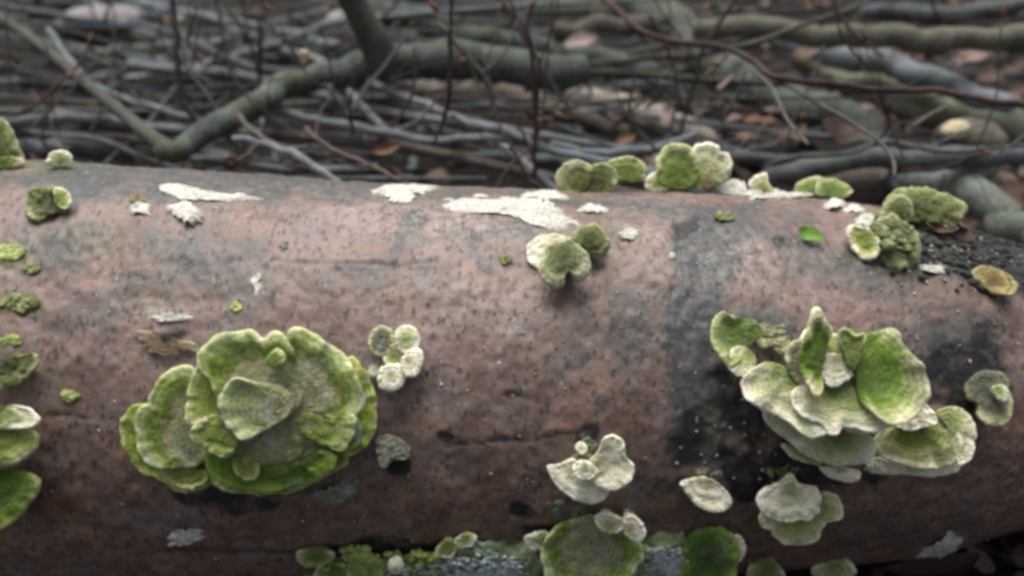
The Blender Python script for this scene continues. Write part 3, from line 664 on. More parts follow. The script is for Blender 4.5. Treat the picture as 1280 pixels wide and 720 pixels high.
e = fungus('crust_fungus', 'wide blue grey crusty mound with cream frills at bottom centre of the log', 'fungus', (600, 705), [
    dict(o=k3([(800, 440), (850, 330), (930, 290), (1040, 300), (1160, 310), (1270, 320), (1330, 380), (1320, 480), (1200, 560), (950, 560), (800, 520)]), c=c1(k3, (1060, 430)), mat='blue', h=6, w=(1, .3, .2), t=4, dome=5, rough=1.8, ripple=1.5),
    dict(o=k3([(815, 360), (850, 318), (890, 310), (920, 330), (900, 372), (840, 388)]), c=c1(k3, (880, 325)), mat='olive', h=8, w=sh, t=2.5, scal=.16),
    dict(o=k3([(915, 310), (945, 285), (985, 275), (1015, 295), (990, 330), (940, 335)]), c=c1(k3, (970, 295)), mat='pale', h=7, w=sh, t=2.5, scal=.16),
])
lumps(e, 'grain', [(600, 690, 40, 10), (630, 700, 30, 14), (580, 705, 30, 10)], 'frost', 130, 1.0, 8, flat=.4)
e = fungus('bracket_fungus', 'row of small bright green lobes with one cream knob at bottom left', 'fungus', (450, 705), [
    dict(o=k3([(128, 370), (160, 355), (240, 352), (300, 375), (290, 410), (220, 430), (165, 432), (135, 410)]), c=c1(k3, (220, 375)), mat='green', h=7, w=sh, t=3),
    dict(o=k3([(220, 460), (250, 425), (320, 415), (370, 440), (380, 500), (300, 540), (230, 510)]), c=c1(k3, (320, 440)), mat='green', h=9, w=sh, t=3),
    dict(o=k3([(380, 440), (400, 380), (460, 365), (520, 395), (545, 460), (520, 540), (430, 550), (385, 510)]), c=c1(k3, (460, 420)), mat='lime', h=11, w=(1, .4, .2), t=4, dome=3),
    dict(o=k3([(520, 470), (560, 410), (640, 420), (680, 480), (640, 560), (560, 560)]), c=c1(k3, (600, 450)), mat='deep', h=8, w=sh, t=3, dome=2),
    dict(o=k3([(582, 435), (600, 405), (635, 402), (652, 435), (640, 465), (600, 470)]), c=c1(k3, (617, 430)), mat='cream', h=15, w=(1, .4, .2), t=4, dome=2),
    dict(o=k3([(660, 480), (680, 420), (740, 390), (800, 400), (810, 480), (740, 540)]), c=c1(k3, (740, 430)), mat='lime', h=9, w=sh, t=3),
])
lumps(e, 'grain', [(460, 683, 30, 8), (520, 690, 30, 6), (495, 695, 14, 8)], 'lime', 60, 1.8, 3)
fungus('bracket_fungus', 'olive cream cap peeking up at bottom edge below the doubled cap', 'fungus', (957, 702), [
    dict(o=k6([(230, 470), (260, 440), (310, 425), (345, 455), (365, 500), (300, 540), (240, 520)]), c=c1(k6, (300, 460)), mat='olive', h=8, w=sh, t=3)])
fungus('bracket_fungus', 'ragged pale green cap at bottom edge beside the reddish leaves', 'fungus', (1040, 700), [
    dict(o=k6([(480, 465), (520, 445), (590, 435), (632, 460), (625, 500), (560, 530), (490, 510)]), c=c1(k6, (560, 450)), mat='pale', h=8, w=sh, t=3, scal=.06)])
e = fungus('crust_fungus', 'long crusty green grey growth lining the bottom edge under all lower caps', 'fungus', (640, 712), [])
for o_, c_, m_, h_ in (([(372, 715), (392, 692), (430, 686), (480, 684), (540, 690), (560, 710), (520, 745), (430, 750)], (460, 722), 'deep', 4), ([(510, 715), (530, 690), (565, 678), (620, 670), (670, 680), (690, 710), (660, 750), (560, 750)], (600, 725), 'blue', 5),
                     ([(650, 712), (672, 672), (720, 656), (770, 655), (815, 665), (850, 690), (830, 745), (700, 750)], (745, 720), 'blue', 4), ([(790, 715), (800, 672), (840, 660), (900, 672), (925, 700), (900, 750), (820, 750)], (855, 720), 'blue', 4)):
    lobe(e, o=o_, c=c_, mat=m_, h=h_, w=(1, .25, .45), t=4, dome=2.5, rough=2.0, ripple=2, scal=.1, name='crust_pad')
lumps(e, 'grain', [(600, 700, 70, 20), (600, 690, 60, 14), (830, 690, 40, 20), (520, 700, 50, 12)], 'frost', 260, 1.0, 7, flat=.4)
lumps(e, 'grain', [(600, 700, 70, 20), (600, 690, 60, 14), (830, 690, 40, 20)], 'blue', 150, 1.5, 5, flat=.3)
lumps(e, 'grain', [(560, 690, 60, 12), (820, 680, 60, 12), (680, 700, 30, 14), (460, 692, 70, 10)], 'lime', 90, 1.4, 6)
# left edge
fungus('bracket_fungus', 'pale yellow green topmost shelf of three at left edge of the log', 'fungus', (5, 520), [
    dict(o=k1([(-60, 260), (0, 248), (40, 240), (80, 250), (105, 275), (95, 295), (60, 302), (0, 305), (-60, 300)]), c=c1(k1, (-10, 262)), mat='pale', h=14, w=sh, t=3)])
fungus('bracket_fungus', 'lime green middle shelf of three at left edge of the log', 'fungus', (5, 545), [
    dict(o=k1([(-80, 310), (0, 295), (50, 300), (92, 320), (90, 360), (50, 392), (0, 405), (-70, 405)]), c=c1(k1, (-20, 320)), mat='lime', h=12, w=sh, t=4, dome=1.5)])
fungus('bracket_fungus', 'dark green lowest shelf of three at left edge of the log', 'fungus', (5, 610), [
    dict(o=k1([(-80, 440), (0, 428), (50, 428), (98, 455), (85, 500), (45, 550), (0, 580), (-80, 590)]), c=c1(k1, (-20, 460)), mat='deep', h=11, w=sh, t=4, dome=2)])
e = fungus('bracket_fungus', 'ragged olive mossy cap with white crumbs above left edge shelves', 'fungus', (20, 460), [
    dict(o=k1([(-40, 120), (0, 108), (50, 100), (95, 95), (105, 115), (75, 150), (30, 175), (-40, 185)]), c=c1(k1, (0, 130)), mat='moss', h=7, w=sh, t=3, rough=1.2, scal=.06)])
lumps(e, 'grain', [(35, 455, 10, 10), (10, 470, 12, 7)], 'moss', 30, 2, 4)
# small clusters in the middle
fungus('bracket_fungus', 'little clump of pale rounded caps right of the large rosette', 'fungus', (492, 448), [
    dict(o=k2([(930, 90), (960, 55), (1000, 65), (1008, 110), (985, 150), (940, 140)]), c=c1(k2, (970, 100)), mat='grey', h=7, w=(1, .3, .2), t=3, dome=1),
    dict(o=k2([(1022, 85), (1045, 55), (1085, 60), (1102, 100), (1085, 137), (1040, 135)]), c=c1(k2, (1055, 100)), mat='pale', h=8, w=(1, .3, .2), t=3, dome=1),
    dict(o=k2([(985, 150), (1010, 120), (1050, 130), (1060, 170), (1025, 195), (990, 185)]), c=c1(k2, (1020, 155)), mat='olive', h=7, w=(1, .3, .2), t=3),
    dict(o=k2([(1045, 180), (1070, 140), (1108, 140), (1112, 180), (1092, 222), (1052, 222)]), c=c1(k2, (1070, 175)), mat='cream', h=10, w=(1, .3, .2), t=3, rough=.12),
    dict(o=k2([(962, 240), (975, 200), (1020, 190), (1048, 215), (1040, 260), (1005, 277), (970, 270)]), c=c1(k2, (1005, 225)), mat='cream', h=9, w=(1, .3, .2), t=3, rough=.12),
    dict(o=k2([(920, 210), (940, 193), (960, 205), (955, 230), (930, 232)]), c=c1(k2, (940, 210)), mat='white', h=5, w=(1, .3, .2), t=2),
])
fungus('bracket_fungus', 'tiny pale grey cap above a black hole below the pale clump', 'fungus', (490, 565), [
    dict(o=k2([(958, 470), (985, 448), (1030, 460), (1062, 490), (1060, 525), (1010, 530), (985, 560), (965, 540)]), c=c1(k2, (1010, 490)), mat='lich', h=6, w=(1, .2, .3), t=3, rough=.9, scal=.06),
    dict(o=k2([(990, 540), (1030, 528), (1068, 540), (1070, 575), (1030, 588), (995, 575)]), c=c1(k2, (1030, 555)), mat='dark', h=2.5, w=(1, .2, 0), t=1, name='pore_hole'),
])
e = fungus('bracket_fungus', 'fuzzy olive ear shaped cap with a dark round cap behind on upper middle of log', 'fungus', (710, 325), [
    dict(o=kt([(715, 350), (725, 310), (760, 280), (830, 280), (880, 300), (890, 340), (850, 360), (780, 400), (740, 385)]), c=c1(kt, (810, 320)), mat='cream', h=6, w=(.7, .5, .2), t=2.5, rough=1, scal=.05),
    dict(o=kt([(880, 300), (895, 260), (925, 242), (970, 240), (1003, 270), (1012, 310), (1000, 345), (960, 357), (915, 345), (885, 330)]), c=c1(kt, (945, 310)), mat='moss', h=12, w=(.7, .7, 0), t=4, dome=3),
    dict(o=kt([(770, 370), (800, 330), (850, 310), (905, 325), (940, 370), (938, 410), (910, 440), (885, 437), (868, 412), (852, 425), (848, 455), (812, 467), (775, 440), (758, 400)]), c=c1(kt, (850, 365)), mat='fuzzy', h=14, w=(.8, .6, .1), t=4, dome=3, rim=1),
])
# on top of the log
up = (.25, 1, 0)
fungus('bracket_fungus', 'pair of fuzzy olive caps standing on top edge of the log, left of the group', 'fungus', (735, 238), [
    dict(o=km([(835, 700), (830, 650), (855, 612), (900, 600), (945, 615), (950, 660), (930, 700), (900, 720), (860, 725)]), c=c1(km, (925, 690)), mat='fuzzy', h=3, w=up, t=4, dome=1, rim=1, scal=.07, base=(728, 240), root=6),
    dict(o=km([(930, 700), (935, 645), (970, 615), (1020, 620), (1042, 660), (1035, 700), (1000, 722), (950, 722)]), c=c1(km, (965, 690)), mat='moss', h=8, w=up, t=4, dome=1, rim=1, scal=.07, base=(745, 240), root=8),
])
fungus('bracket_fungus', 'flat bright green cap standing behind the fuzzy pair on log top', 'fungus', (780, 228), [
    dict(o=km([(1010, 610), (1050, 590), (1100, 588), (1140, 610), (1147, 650), (1120, 672), (1060, 672), (1025, 660)]), c=c1(km, (1085, 655)), mat='green', h=2, w=up, t=3, base=(785, 238), root=6)])
fungus('bracket_fungus', 'green and pale mint caps fused together on the log top skyline', 'fungus', (860, 232), [
    dict(o=[(865, 232), (862, 200), (868, 183), (885, 178), (898, 186), (900, 192), (911, 196), (913, 212), (906, 225), (890, 230)], c=(885, 225), mat='pale', h=2, w=up, t=4, rim=1, scal=.07, base=(880, 238), root=8),
    dict(o=[(826, 228), (822, 205), (832, 187), (850, 182), (867, 190), (873, 208), (868, 228), (850, 235)], c=(848, 226), mat='green', h=6, w=up, t=4, dome=.5, rim=1, scal=.07, base=(848, 238), root=8),
    dict(o=[(808, 232), (812, 220), (826, 216), (836, 226), (832, 236), (816, 238)], c=(822, 230), mat='pale', h=9, w=up, t=3, base=(822, 239), root=8),
    dict(o=[(878, 232), (882, 216), (890, 210), (893, 222), (889, 234)], c=(885, 228), mat='ring', h=9, w=up, t=2, base=(885, 239), root=8, name='orange_flake'),
])
fungus('bracket_fungus', 'low green cap lying along the log top, right of the white plate', 'fungus', (1028, 240), [
    dict(o=kr([(430, 110), (450, 80), (510, 62), (530, 80), (525, 125), (470, 130)]), c=c1(kr, (500, 115)), mat='green', h=3, w=(.5, 1, 0), t=3, base=(1018, 246), root=6),
    dict(o=kr([(510, 120), (520, 75), (570, 72), (620, 95), (638, 120), (600, 135), (540, 135)]), c=c1(kr, (560, 122)), mat='green', h=4, w=(.5, 1, 0), t=3, base=(1040, 247), root=6)])
e = fungus('bracket_fungus', 'dark moss covered stack of caps at top right of the log', 'fungus', (1120, 290), [
    dict(o=kr([(755, 210), (770, 150), (820, 110), (880, 100), (950, 120), (1020, 140), (1058, 175), (1040, 215), (960, 240), (850, 235), (800, 235)]), c=c1(kr, (890, 200)), mat='moss', h=6, w=(.6, .8, 0), t=5, dome=4, rough=1.4, base=c1(kr, (890, 240)), root=16),
    dict(o=kr([(890, 235), (900, 190), (960, 165), (1020, 180), (1040, 215), (1000, 250), (930, 260)]), c=c1(kr, (960, 220)), mat='grey', h=10, w=(.6, .8, 0), t=4, dome=3, rough=1.4, base=c1(kr, (950, 250)), root=16),
    dict(o=kr([(730, 260), (760, 210), (820, 215), (860, 260), (890, 320), (870, 380), (800, 395), (745, 350), (740, 300)]), c=c1(kr, (800, 290)), mat='moss', h=12, w=(.6, .7, 0), t=6, dome=2.5, rough=1.8, scal=.09, base=c1(kr, (800, 300))),
    dict(o=kr([(625, 280), (640, 250), (690, 262), (730, 290), (738, 330), (720, 360), (680, 362), (650, 330)]), c=c1(kr, (690, 300)), mat='olive', h=9, w=(.6, .6, 0), t=4, rim=1.5, rough=1),
    dict(o=kr([(765, 215), (780, 150), (830, 130), (865, 165), (855, 215), (810, 235)]), c=c1(kr, (815, 190)), mat='moss', h=12, w=(.6, .8, 0), t=4, dome=3, base=c1(kr, (830, 250)), root=16),
])
lumps(e, 'grain', [(1118, 315, 20, 14), (1140, 260, 20, 10), (1098, 300, 12, 12)], 'moss', 60, 2.2, 8)
fungus('bracket_fungus', 'small tan ringed cap near right edge of the log', 'fungus', (1243, 350), [
    dict(o=kr([(1090, 425), (1120, 402), (1170, 405), (1215, 430), (1248, 475), (1230, 500), (1180, 498), (1130, 465)]), c=c1(kr, (1165, 445)), mat='ring', h=6, w=(1, .4, .2), t=3, rim=1)])
fungus('bracket_fungus', 'mossy green cap on upper left of log beneath the skyline', 'fungus', (60, 252), [
    dict(o=kl([(100, 175), (115, 130), (160, 105), (220, 105), (258, 135), (250, 170), (200, 190), (150, 212), (115, 210)]), c=c1(kl, (175, 165)), mat='moss', h=5, w=(.8, .4, .1), t=4, dome=1, rough=1.5),
    dict(o=kl([(200, 110), (235, 110), (262, 140), (250, 175), (215, 170)]), c=c1(kl, (215, 150)), mat='olive', h=11, w=(.6, .7, .1), t=2)])
fungus('bracket_fungus', 'large olive cap standing on the log at extreme left edge', 'fungus', (5, 205), [
    dict(o=[(-40, 205), (-42, 165), (-20, 148), (3, 150), (14, 165), (24, 188), (27, 200), (15, 207), (-15, 209)], c=(-12, 200), mat='moss', h=3, w=up, t=5, dome=3, base=(-5, 212), root=8),
    dict(o=[(-20, 206), (0, 198), (25, 197), (28, 204), (14, 209), (-10, 210)], c=(4, 204), mat='olive', h=7, w=up, t=3, base=(4, 212), root=8)])
fungus('bracket_fungus', 'tiny yellowish knob on log skyline beside the large olive cap', 'fungus', (74, 205), [
    dict(o=[(60, 204), (64, 193), (76, 189), (87, 194), (88, 203), (76, 208)], c=(75, 201), mat='pale', h=3, w=up, t=3, dome=.3, scal=.12, base=(74, 212), root=6)])

# white crusts and flakes lying on the bark
def crust(name, label, cat, o, c, mat, h=1.0, scal=.12, n=128, rough=.1, extra=()):
    ob = lobe(None, o=o, c=c, mat=mat, h=h, ridge=0, ripple=.2, scal=scal, n=n, rough=rough, onlog=True, name=name)
    return tag(ob, label, cat)
crust('white_crust', 'long ragged white crust streak at top middle of the log', 'crust', kt([(350, 158), (400, 130), (470, 138), (560, 150), (640, 142), (760, 150), (850, 175), (900, 200), (950, 228), (900, 260), (870, 282), (790, 265), (720, 240), (650, 212), (560, 202), (450, 192), (365, 185)]), c1(kt, (660, 180)), 'white', scal=.16)
crust('white_crust', 'short white crust patch left of the long streak on log top', 'crust', kt([(115, 115), (200, 98), (300, 92), (370, 100), (350, 115), (290, 125), (300, 145), (270, 160), (200, 158), (190, 140), (130, 128)]), c1(kt, (245, 122)), 'white', scal=.16)
crust('white_crust', 'thin pinkish white crust just above the long streak', 'crust', kt([(700, 130), (740, 118), (830, 120), (870, 135), (840, 150), (750, 148)]), c1(kt, (790, 134)), 'white', scal=.16)
crust('white_crust', 'white crust running along upper left of the log', 'crust', kl([(580, 95), (650, 92), (720, 105), (800, 125), (880, 130), (960, 138), (970, 152), (880, 158), (760, 152), (680, 150), (620, 130)]), c1(kl, (720, 128)), 'white', scal=.16)
crust('white_crust', 'chunky white crust below the running streak on upper left', 'crust', kl([(620, 175), (660, 165), (720, 175), (760, 200), (755, 228), (700, 245), (660, 222), (630, 200)]), c1(kl, (690, 205)), 'white', h=2.5, scal=.2, rough=1)
crust('white_crust', 'small white square crust under a brown scab on upper left', 'crust', kl([(480, 172), (520, 168), (568, 172), (560, 212), (520, 205), (485, 205)]), c1(kl, (522, 188)), 'white', h=2, scal=.1)
crust('bark_scab', 'dark brown round scab above small white square crust', 'scab', kl([(478, 158), (495, 140), (525, 137), (550, 150), (548, 162), (510, 166)]), c1(kl, (515, 152)), 'ring', h=2, scal=.05)
fungus('white_crust', 'bright white plate crust on the log top right of fused caps', 'crust', (930, 242), [
    dict(o=kr([(100, 120), (130, 92), (180, 72), (235, 82), (250, 105), (300, 112), (300, 134), (200, 132), (130, 130)]), c=c1(kr, (200, 125)), mat='white', h=2, w=(.7, .6, 0), t=1.5, root=6, scal=.08, name='plate'),
    dict(o=kr([(290, 120), (340, 105), (400, 120), (470, 118), (500, 130), (420, 140), (320, 140)]), c=c1(kr, (380, 132)), mat='white', h=2, w=(.7, .6, 0), t=1.5, root=6, scal=.1, name='plate'),
    dict(o=kr([(255, 95), (280, 60), (320, 50), (330, 90), (355, 118), (290, 112)]), c=c1(kr, (310, 112)), mat='pale', h=1, w=(.3, 1, 0), t=2, root=6, scal=.06, name='plate')])
crust('white_crust', 'fuzzy white fleck low on the log under the rosette', 'crust', [(208, 672), (220, 660), (238, 657), (254, 664), (250, 674), (232, 678), (214, 680)], (231, 668), 'white', h=2, scal=.25, rough=1.2)
crust('grey_crust', 'slanted pale grey crust at lower right of the log', 'crust', [(1140, 698), (1155, 684), (1172, 672), (1190, 664), (1205, 672), (1198, 688), (1176, 697), (1155, 701)], (1176, 684), 'stonecrust' if 'stonecrust' in FM else 'white', h=1.5, scal=.15, rough=1)
crust('white_crust', 'pale crust flake beside mossy stack at top right', 'crust', kr([(640, 235), (680, 205), (720, 200), (730, 230), (700, 255), (655, 252)]), c1(kr, (690, 230)), 'white', h=2, scal=.2)
crust('white_crust', 'small curled white flake on top right skyline of log', 'crust', kr([(530, 175), (560, 155), (610, 152), (622, 170), (590, 185), (550, 188)]), c1(kr, (575, 170)), 'white', h=2, scal=.15)
crust('white_crust', 'narrow white smear below mossy stack', 'crust', kr([(875, 388), (920, 395), (975, 400), (988, 420), (940, 422), (895, 408)]), c1(kr, (930, 407)), 'white', h=1, scal=.2)
crust('white_crust', 'two white specks joined in a curl on left middle of log', 'crust', kl([(935, 455), (945, 430), (965, 420), (978, 435), (962, 450), (970, 475), (965, 510), (945, 512), (950, 480)]), c1(kl, (956, 465)), 'white', h=1.2, scal=.1, n=40)
crust('bark_flake', 'lifted brown bark flake with cream edge above the rosette', 'bark flake', [(168, 416), (178, 412), (200, 418), (205, 428), (225, 424), (246, 430), (244, 440), (210, 444), (180, 436)], (208, 430), 'brown', h=3, scal=.1)
crust('white_crust', 'cream streak over lifted bark flake', 'crust', [(182, 398), (200, 391), (225, 393), (243, 390), (240, 398), (215, 402), (195, 402)], (212, 397), 'white', h=1, scal=.25)
crust('lichen_crust', 'crumbly greenish lichen patch just below the rosette', 'lichen', k2([(700, 660), (740, 640), (800, 620), (850, 600), (885, 620), (870, 660), (830, 690), (760, 680)]), c1(k2, (800, 650)), 'lich', h=1.6, scal=.3, rough=1.2)
crust('white_crust', 'scattered pale flecks near upper middle ear shaped cap', 'crust', kt([(1045, 270), (1080, 262), (1130, 258), (1140, 280), (1090, 300), (1060, 290)]), c1(kt, (1090, 278)), 'white', h=1.4, scal=.3)
for x, y, rx, ry, lab in [(905, 240, 20, 4, 'first ragged white flake right of the fused skyline caps'), (950, 246, 16, 4, 'thin white flake below the bright white plate'), (1068, 262, 14, 5, 'pale flake between the low green cap and mossy stack'), (670, 246, 26, 5, 'broken white flake above right end of long streak'),
                        (600, 246, 12, 3, 'slim white flake above middle of long streak'), (742, 262, 18, 6, 'tattered pale flake at right end of long streak'), (520, 240, 12, 4, 'pale flake at right end of short patch'), (300, 246, 16, 4, 'pale flake at right tail of upper left crust'), (840, 320, 6, 6, 'white fleck on grey stain near top'),
                        (800, 236, 12, 4, 'white flake under the flat green skyline cap'), (1168, 336, 14, 4, 'white fleck right of narrow smear'), (1085, 285, 8, 5, 'pale fleck left of mossy stack')]:
    crust('white_flake', lab, 'crust', [(x-rx, y), (x-rx*.5, y-ry*.8), (x, y-ry*rnd.uniform(.5, 1.2)), (x+rx*.6, y-ry*.6), (x+rx, y+ry*.2), (x+rx*.4, y+ry*.9), (x-rx*.1, y+ry*rnd.uniform(.4, 1)), (x-rx*.6, y+ry*.7)], (x, y), 'white', scal=.3, n=48)
# small green moss pads on the left
for k, (x, y, rx, ry, lab) in enumerate([(15, 315, 14, 9, 'small yellow green moss pad at left edge below the mossy cap'), (24, 379, 22, 9, 'flat olive moss pad at left edge halfway down'), (14, 426, 13, 6, 'little bright moss bead at left edge above ragged cap'),
                                         (40, 337, 9, 5, 'faint olive moss spot beside yellow green pad'), (88, 495, 7, 6, 'single pale green moss bead above the long crack'), (905, 272, 10, 6, 'tiny dark green moss tuft near top centre right'),
                                         (355, 308, 4, 6, 'mint green lichen bead near upper left of centre'), (632, 325, 5, 6, 'dark green lichen bead left of ear shaped cap'), (295, 384, 5, 6, 'cream and green bead above the rosette')]):
    p, nn = hit(x, y)
    pts = []
    for i in range(44):
        a, q = rnd.uniform(0, 6.28), math.sqrt(rnd.random())
        pp, n2 = hit(x+rx*q*math.cos(a), y+ry*q*math.sin(a)); pts.append((pp+n2*.0003, n2, rnd.uniform(.4, 1.1)*.00024*min(rx, ry)))
    o = ico_lumps('moss_pad', pts, 'lime' if k in (0, 2, 4, 8) else 'moss' if k != 6 else 'lich', None, p, None)
    tag(o, lab, 'moss')
# white bead on skyline
# crumbs scattered on bark
def crumbs():
    pts = []
    for k in range(330):
        x, y = rnd.uniform(-20, 1290), rnd.uniform(250, 700)
        if k % 3 == 0: x, y = rnd.gauss(1200, 60), rnd.gauss(310, 28)
        elif k % 15 == 1: x, y = rnd.gauss(900, 34), rnd.gauss(545, 40)
        p, nn = hit(x, y); pts.append((p+nn*.0002, nn, rnd.uniform(.3, .8)*.001))
    D_ = []
    for k in range(260):
        x, y = rnd.gauss(1215, 42), rnd.gauss(312, 22)
        p, nn = hit(x, y); D_.append((p+nn*.0004, nn, rnd.uniform(.5, 2.0)*.001))
    tag(ico_lumps('bark_debris', D_, 'dark', None), 'black crumbly bark debris at the top right of the log', kind='stuff')
    A = ico_lumps('bark_crumbs', pts[::2], 'white', None); tag(A, 'pale lichen crumbs sprinkled over the bark', kind='stuff')
    B = ico_lumps('dark_crumbs', pts[1::2], 'grey', None); tag(B, 'dark crumbs sprinkled over the bark', kind='stuff')
crumbs()

# ------------------------------------------------------------------ branches and twigs behind the log
def tube(name, P, rad, mat, parent=None, org=None, seg=10, bumps=.17, seed=0):
    P = np.asarray(P); n = len(P)
    T = nrm(np.gradient(P, axis=0))
    u = nrm(np.cross(T, np.array([0, .3, 1.0]))); v = np.cross(T, u)
    a = np.linspace(0, 2*math.pi, seg, endpoint=False)
    L = np.concatenate([[0], np.cumsum(np.linalg.norm(np.diff(P, axis=0), axis=1))])
    if np.max(rad) > .007: bumps = .1
    rr = np.asarray(rad)[:, None]*(1 + bumps*fbm(np.stack([L[:, None]*25+0*a, np.cos(a)[None]+0*L[:, None]+seed, np.sin(a)[None]+0*L[:, None]], -1), seed, 2)
         + bumps*1.2*np.clip(vnoise(np.stack([L*14, 0*L+seed, 0*L], -1), seed+4), 0, 1)[:, None]**3)
    V = P[:, None] + rr[..., None]*(np.cos(a)[None, :, None]*u[:, None] + np.sin(a)[None, :, None]*v[:, None])
    V = np.vstack([V.reshape(-1, 3), P[0]-T[0]*rad[0]*.3, P[-1]+T[-1]*rad[-1]*.3])
    F = grid_faces(n, seg)
    for j in range(seg):
        F.append((n*seg, (j+1) % seg, j)); F.append((n*seg+1, (n-1)*seg+j, (n-1)*seg+(j+1) % seg))
    F = [f[::-1] for f in F]
    return mesh_obj(name, V, F, mat, org if org is not None else P[0], parent)
def place(pts, z=None, y=None):
    """photo points (px, py, width px) on the level height z, or in the upright plane at depth y -> 3D path and radii"""
    pts = np.array([p if len(p) > 3 else tuple(p)+((z if z is not None else y),) for p in pts], float)
    c = catmull(pts, False, max(14, int(len(pts)*9)))
    D = ray(c[:, 0], c[:, 1])
    if y is None: t = (c[:, 3]-CAM[2])/D[:, 2]
    else: t = (c[:, 3]-CAM[1])/D[:, 1]
    P = CAM + D*t[:, None]
    return P, c[:, 2]*t/FPX/2
SEED = [0]
def branch(name, label, cat, pts, mat, z=None, y=None, side=(), ends=None, group=None):
    SEED[0] += 1
    P, r = place(pts, z, y)
    wig = .5*r.mean()
    P = P + wig*np.stack([fbm(np.stack([np.linspace(0, len(pts)*1.6, len(P)), 0*r+SEED[0], 0*r+k], -1), SEED[0]+k, 2) for k in range(3)], -1)
    if not side and not ends:
        o = tube(name, P, r, BM[mat], seg=12 if r.max() > .006 else 8, seed=SEED[0]); tag(o, label, cat, group); return o
    e = thing(name, label, cat, P[0], group)
    tube('stem', P, r, BM[mat], e, P[0], 14 if r.max() > .006 else 8, seed=SEED[0])
    for s_ in side:
        SEED[0] += 1
        nm, sp, sm = s_[:3]; kw = s_[3] if len(s_) > 3 else dict(z=z, y=y)
        Q, q = place(sp, **kw)
        tube(nm, Q, q, BM[sm], e, P[0], 14 if q.max() > .006 else 8, seed=SEED[0])
    return e
B = branch
B('fallen_branch', 'thick grey green forked branch lying across the upper left brush', 'branch', [(206, 196, 24), (235, 180, 28), (290, 148, 31), (345, 115, 32), (395, 92, 34), (450, 82, 42), (520, 78, 46), (600, 80, 47), (690, 84, 46), (737, 88, 38)], 'bgreen', z=.15,
  side=[('upright_stub', [(478, 80, 44), (468, 50, 40), (452, 22, 36), (436, -8, 34), (415, -45, 32)], 'dark', dict(y=.33)),
        ('fork_stem', [(222, 192, 20), (190, 172, 18), (150, 140, 16), (110, 106, 14), (60, 64, 12), (10, 28, 11), (-60, -15, 10)], 'dark', dict(z=.152)),
        ('side_twig', [(296, 140, 5), (310, 158, 5), (335, 176, 5), (360, 184, 4), (400, 183, 4)], 'brown', dict(z=.152)),
        ('cut_end', [(380, 78, 8), (381, 70, 10), (382, 64, 11)], 'cut', dict(y=.30))])
B('fallen_branch', 'long olive brown straight branch with a knot across the top right', 'branch', [(870, 34, 26), (950, 36, 27), (1040, 45, 29), (1120, 50, 29), (1172, 51, 30), (1230, 51, 28), (1320, 54, 28)], 'olive', z=.17,
  side=[('knot', [(1166, 50, 30), (1174, 51, 35), (1183, 51, 30)], 'rot', dict(z=.17))])
B('fallen_branch', 'knobbly grey branch at the extreme top right corner', 'branch', [(1084, 18, 20), (1120, 15, 22), (1180, 20, 22), (1230, 14, 20), (1320, -2, 20)], 'grey', z=.14)
B('fallen_branch', 'broad grey green branch slanting down right of centre to the log', 'branch', [(770, -15, 50), (830, 25, 50), (880, 70, 50), (950, 108, 50), (1010, 135, 48), (1070, 168, 44), (1135, 205, 40)], 'bgreen', z=.09)
B('fallen_branch', 'dark grey branch slanting below the knotted olive branch', 'branch', [(960, 40, 26), (1010, 62, 28), (1080, 76, 30), (1140, 92, 30), (1200, 112, 28), (1260, 135, 24)], 'grey', z=.13)
B('fallen_branch', 'mossy green tinted branch slanting to the right edge', 'branch', [(1000, 72, 34), (1060, 100, 36), (1120, 122, 40), (1170, 138, 42), (1220, 146, 44), (1300, 162, 46)], 'moss', z=.1)
B('fallen_branch', 'grey branch lying low along the log at right edge', 'branch', [(955, 222, 22), (1000, 212, 24), (1060, 203, 25), (1130, 200, 25), (1200, 198, 25), (1300, 194, 24)], 'grey', z=.13)
B('fallen_branch', 'second grey branch just under the low grey branch', 'branch', [(900, 196, 14), (960, 200, 16), (1040, 200, 16), (1110, 196, 15), (1180, 190, 13), (1300, 186, 12)], 'grey', z=.11)
B('fallen_branch', 'thick grey green limb sloping off behind the log at right', 'branch', [(1085, 212, 36), (1150, 225, 42), (1210, 245, 44), (1262, 275, 46), (1320, 315, 46)], 'bgreen', z=.105)
B('fallen_branch', 'bare pale splintered wood length in the middle of the brush', 'branch', [(640, 92, 22), (700, 112, 30), (760, 132, 36), (820, 152, 36), (868, 168, 30), (900, 178, 14)], 'wood', z=.075)
B('fallen_branch', 'brown rotten branch under the forked branch in the middle', 'branch', [(520, 112, 26), (590, 118, 30), (650, 125, 30), (720, 148, 24), (780, 168, 16)], 'rot', z=.085)
B('fallen_branch', 'wide grey branch half buried low at the upper left', 'branch', [(20, 188, 26), (80, 186, 28), (140, 184, 28), (210, 190, 24), (290, 200, 22)], 'grey', z=.1)
B('fallen_branch', 'grey green branch resting beyond the upright stub', 'branch', [(470, 10, 26), (540, 30, 34), (600, 46, 30), (680, 60, 22), (780, 78, 26), (820, 88, 18)], 'bgreen', z=.1)
B('fallen_branch', 'mossy dark branch at the top centre edge', 'branch', [(520, -20, 46), (600, 0, 46), (680, 14, 40), (760, 28, 30)], 'moss', z=.07)
B('fallen_branch', 'brown broken branch between centre and top right', 'branch', [(690, 40, 20), (760, 34, 26), (820, 30, 24)], 'rot', z=.12)
B('fallen_branch', 'grey branch under the pale stone at top left', 'branch', [(60, 30, 24), (110, 42, 30), (160, 52, 26), (220, 60, 16)], 'rot', z=.08)
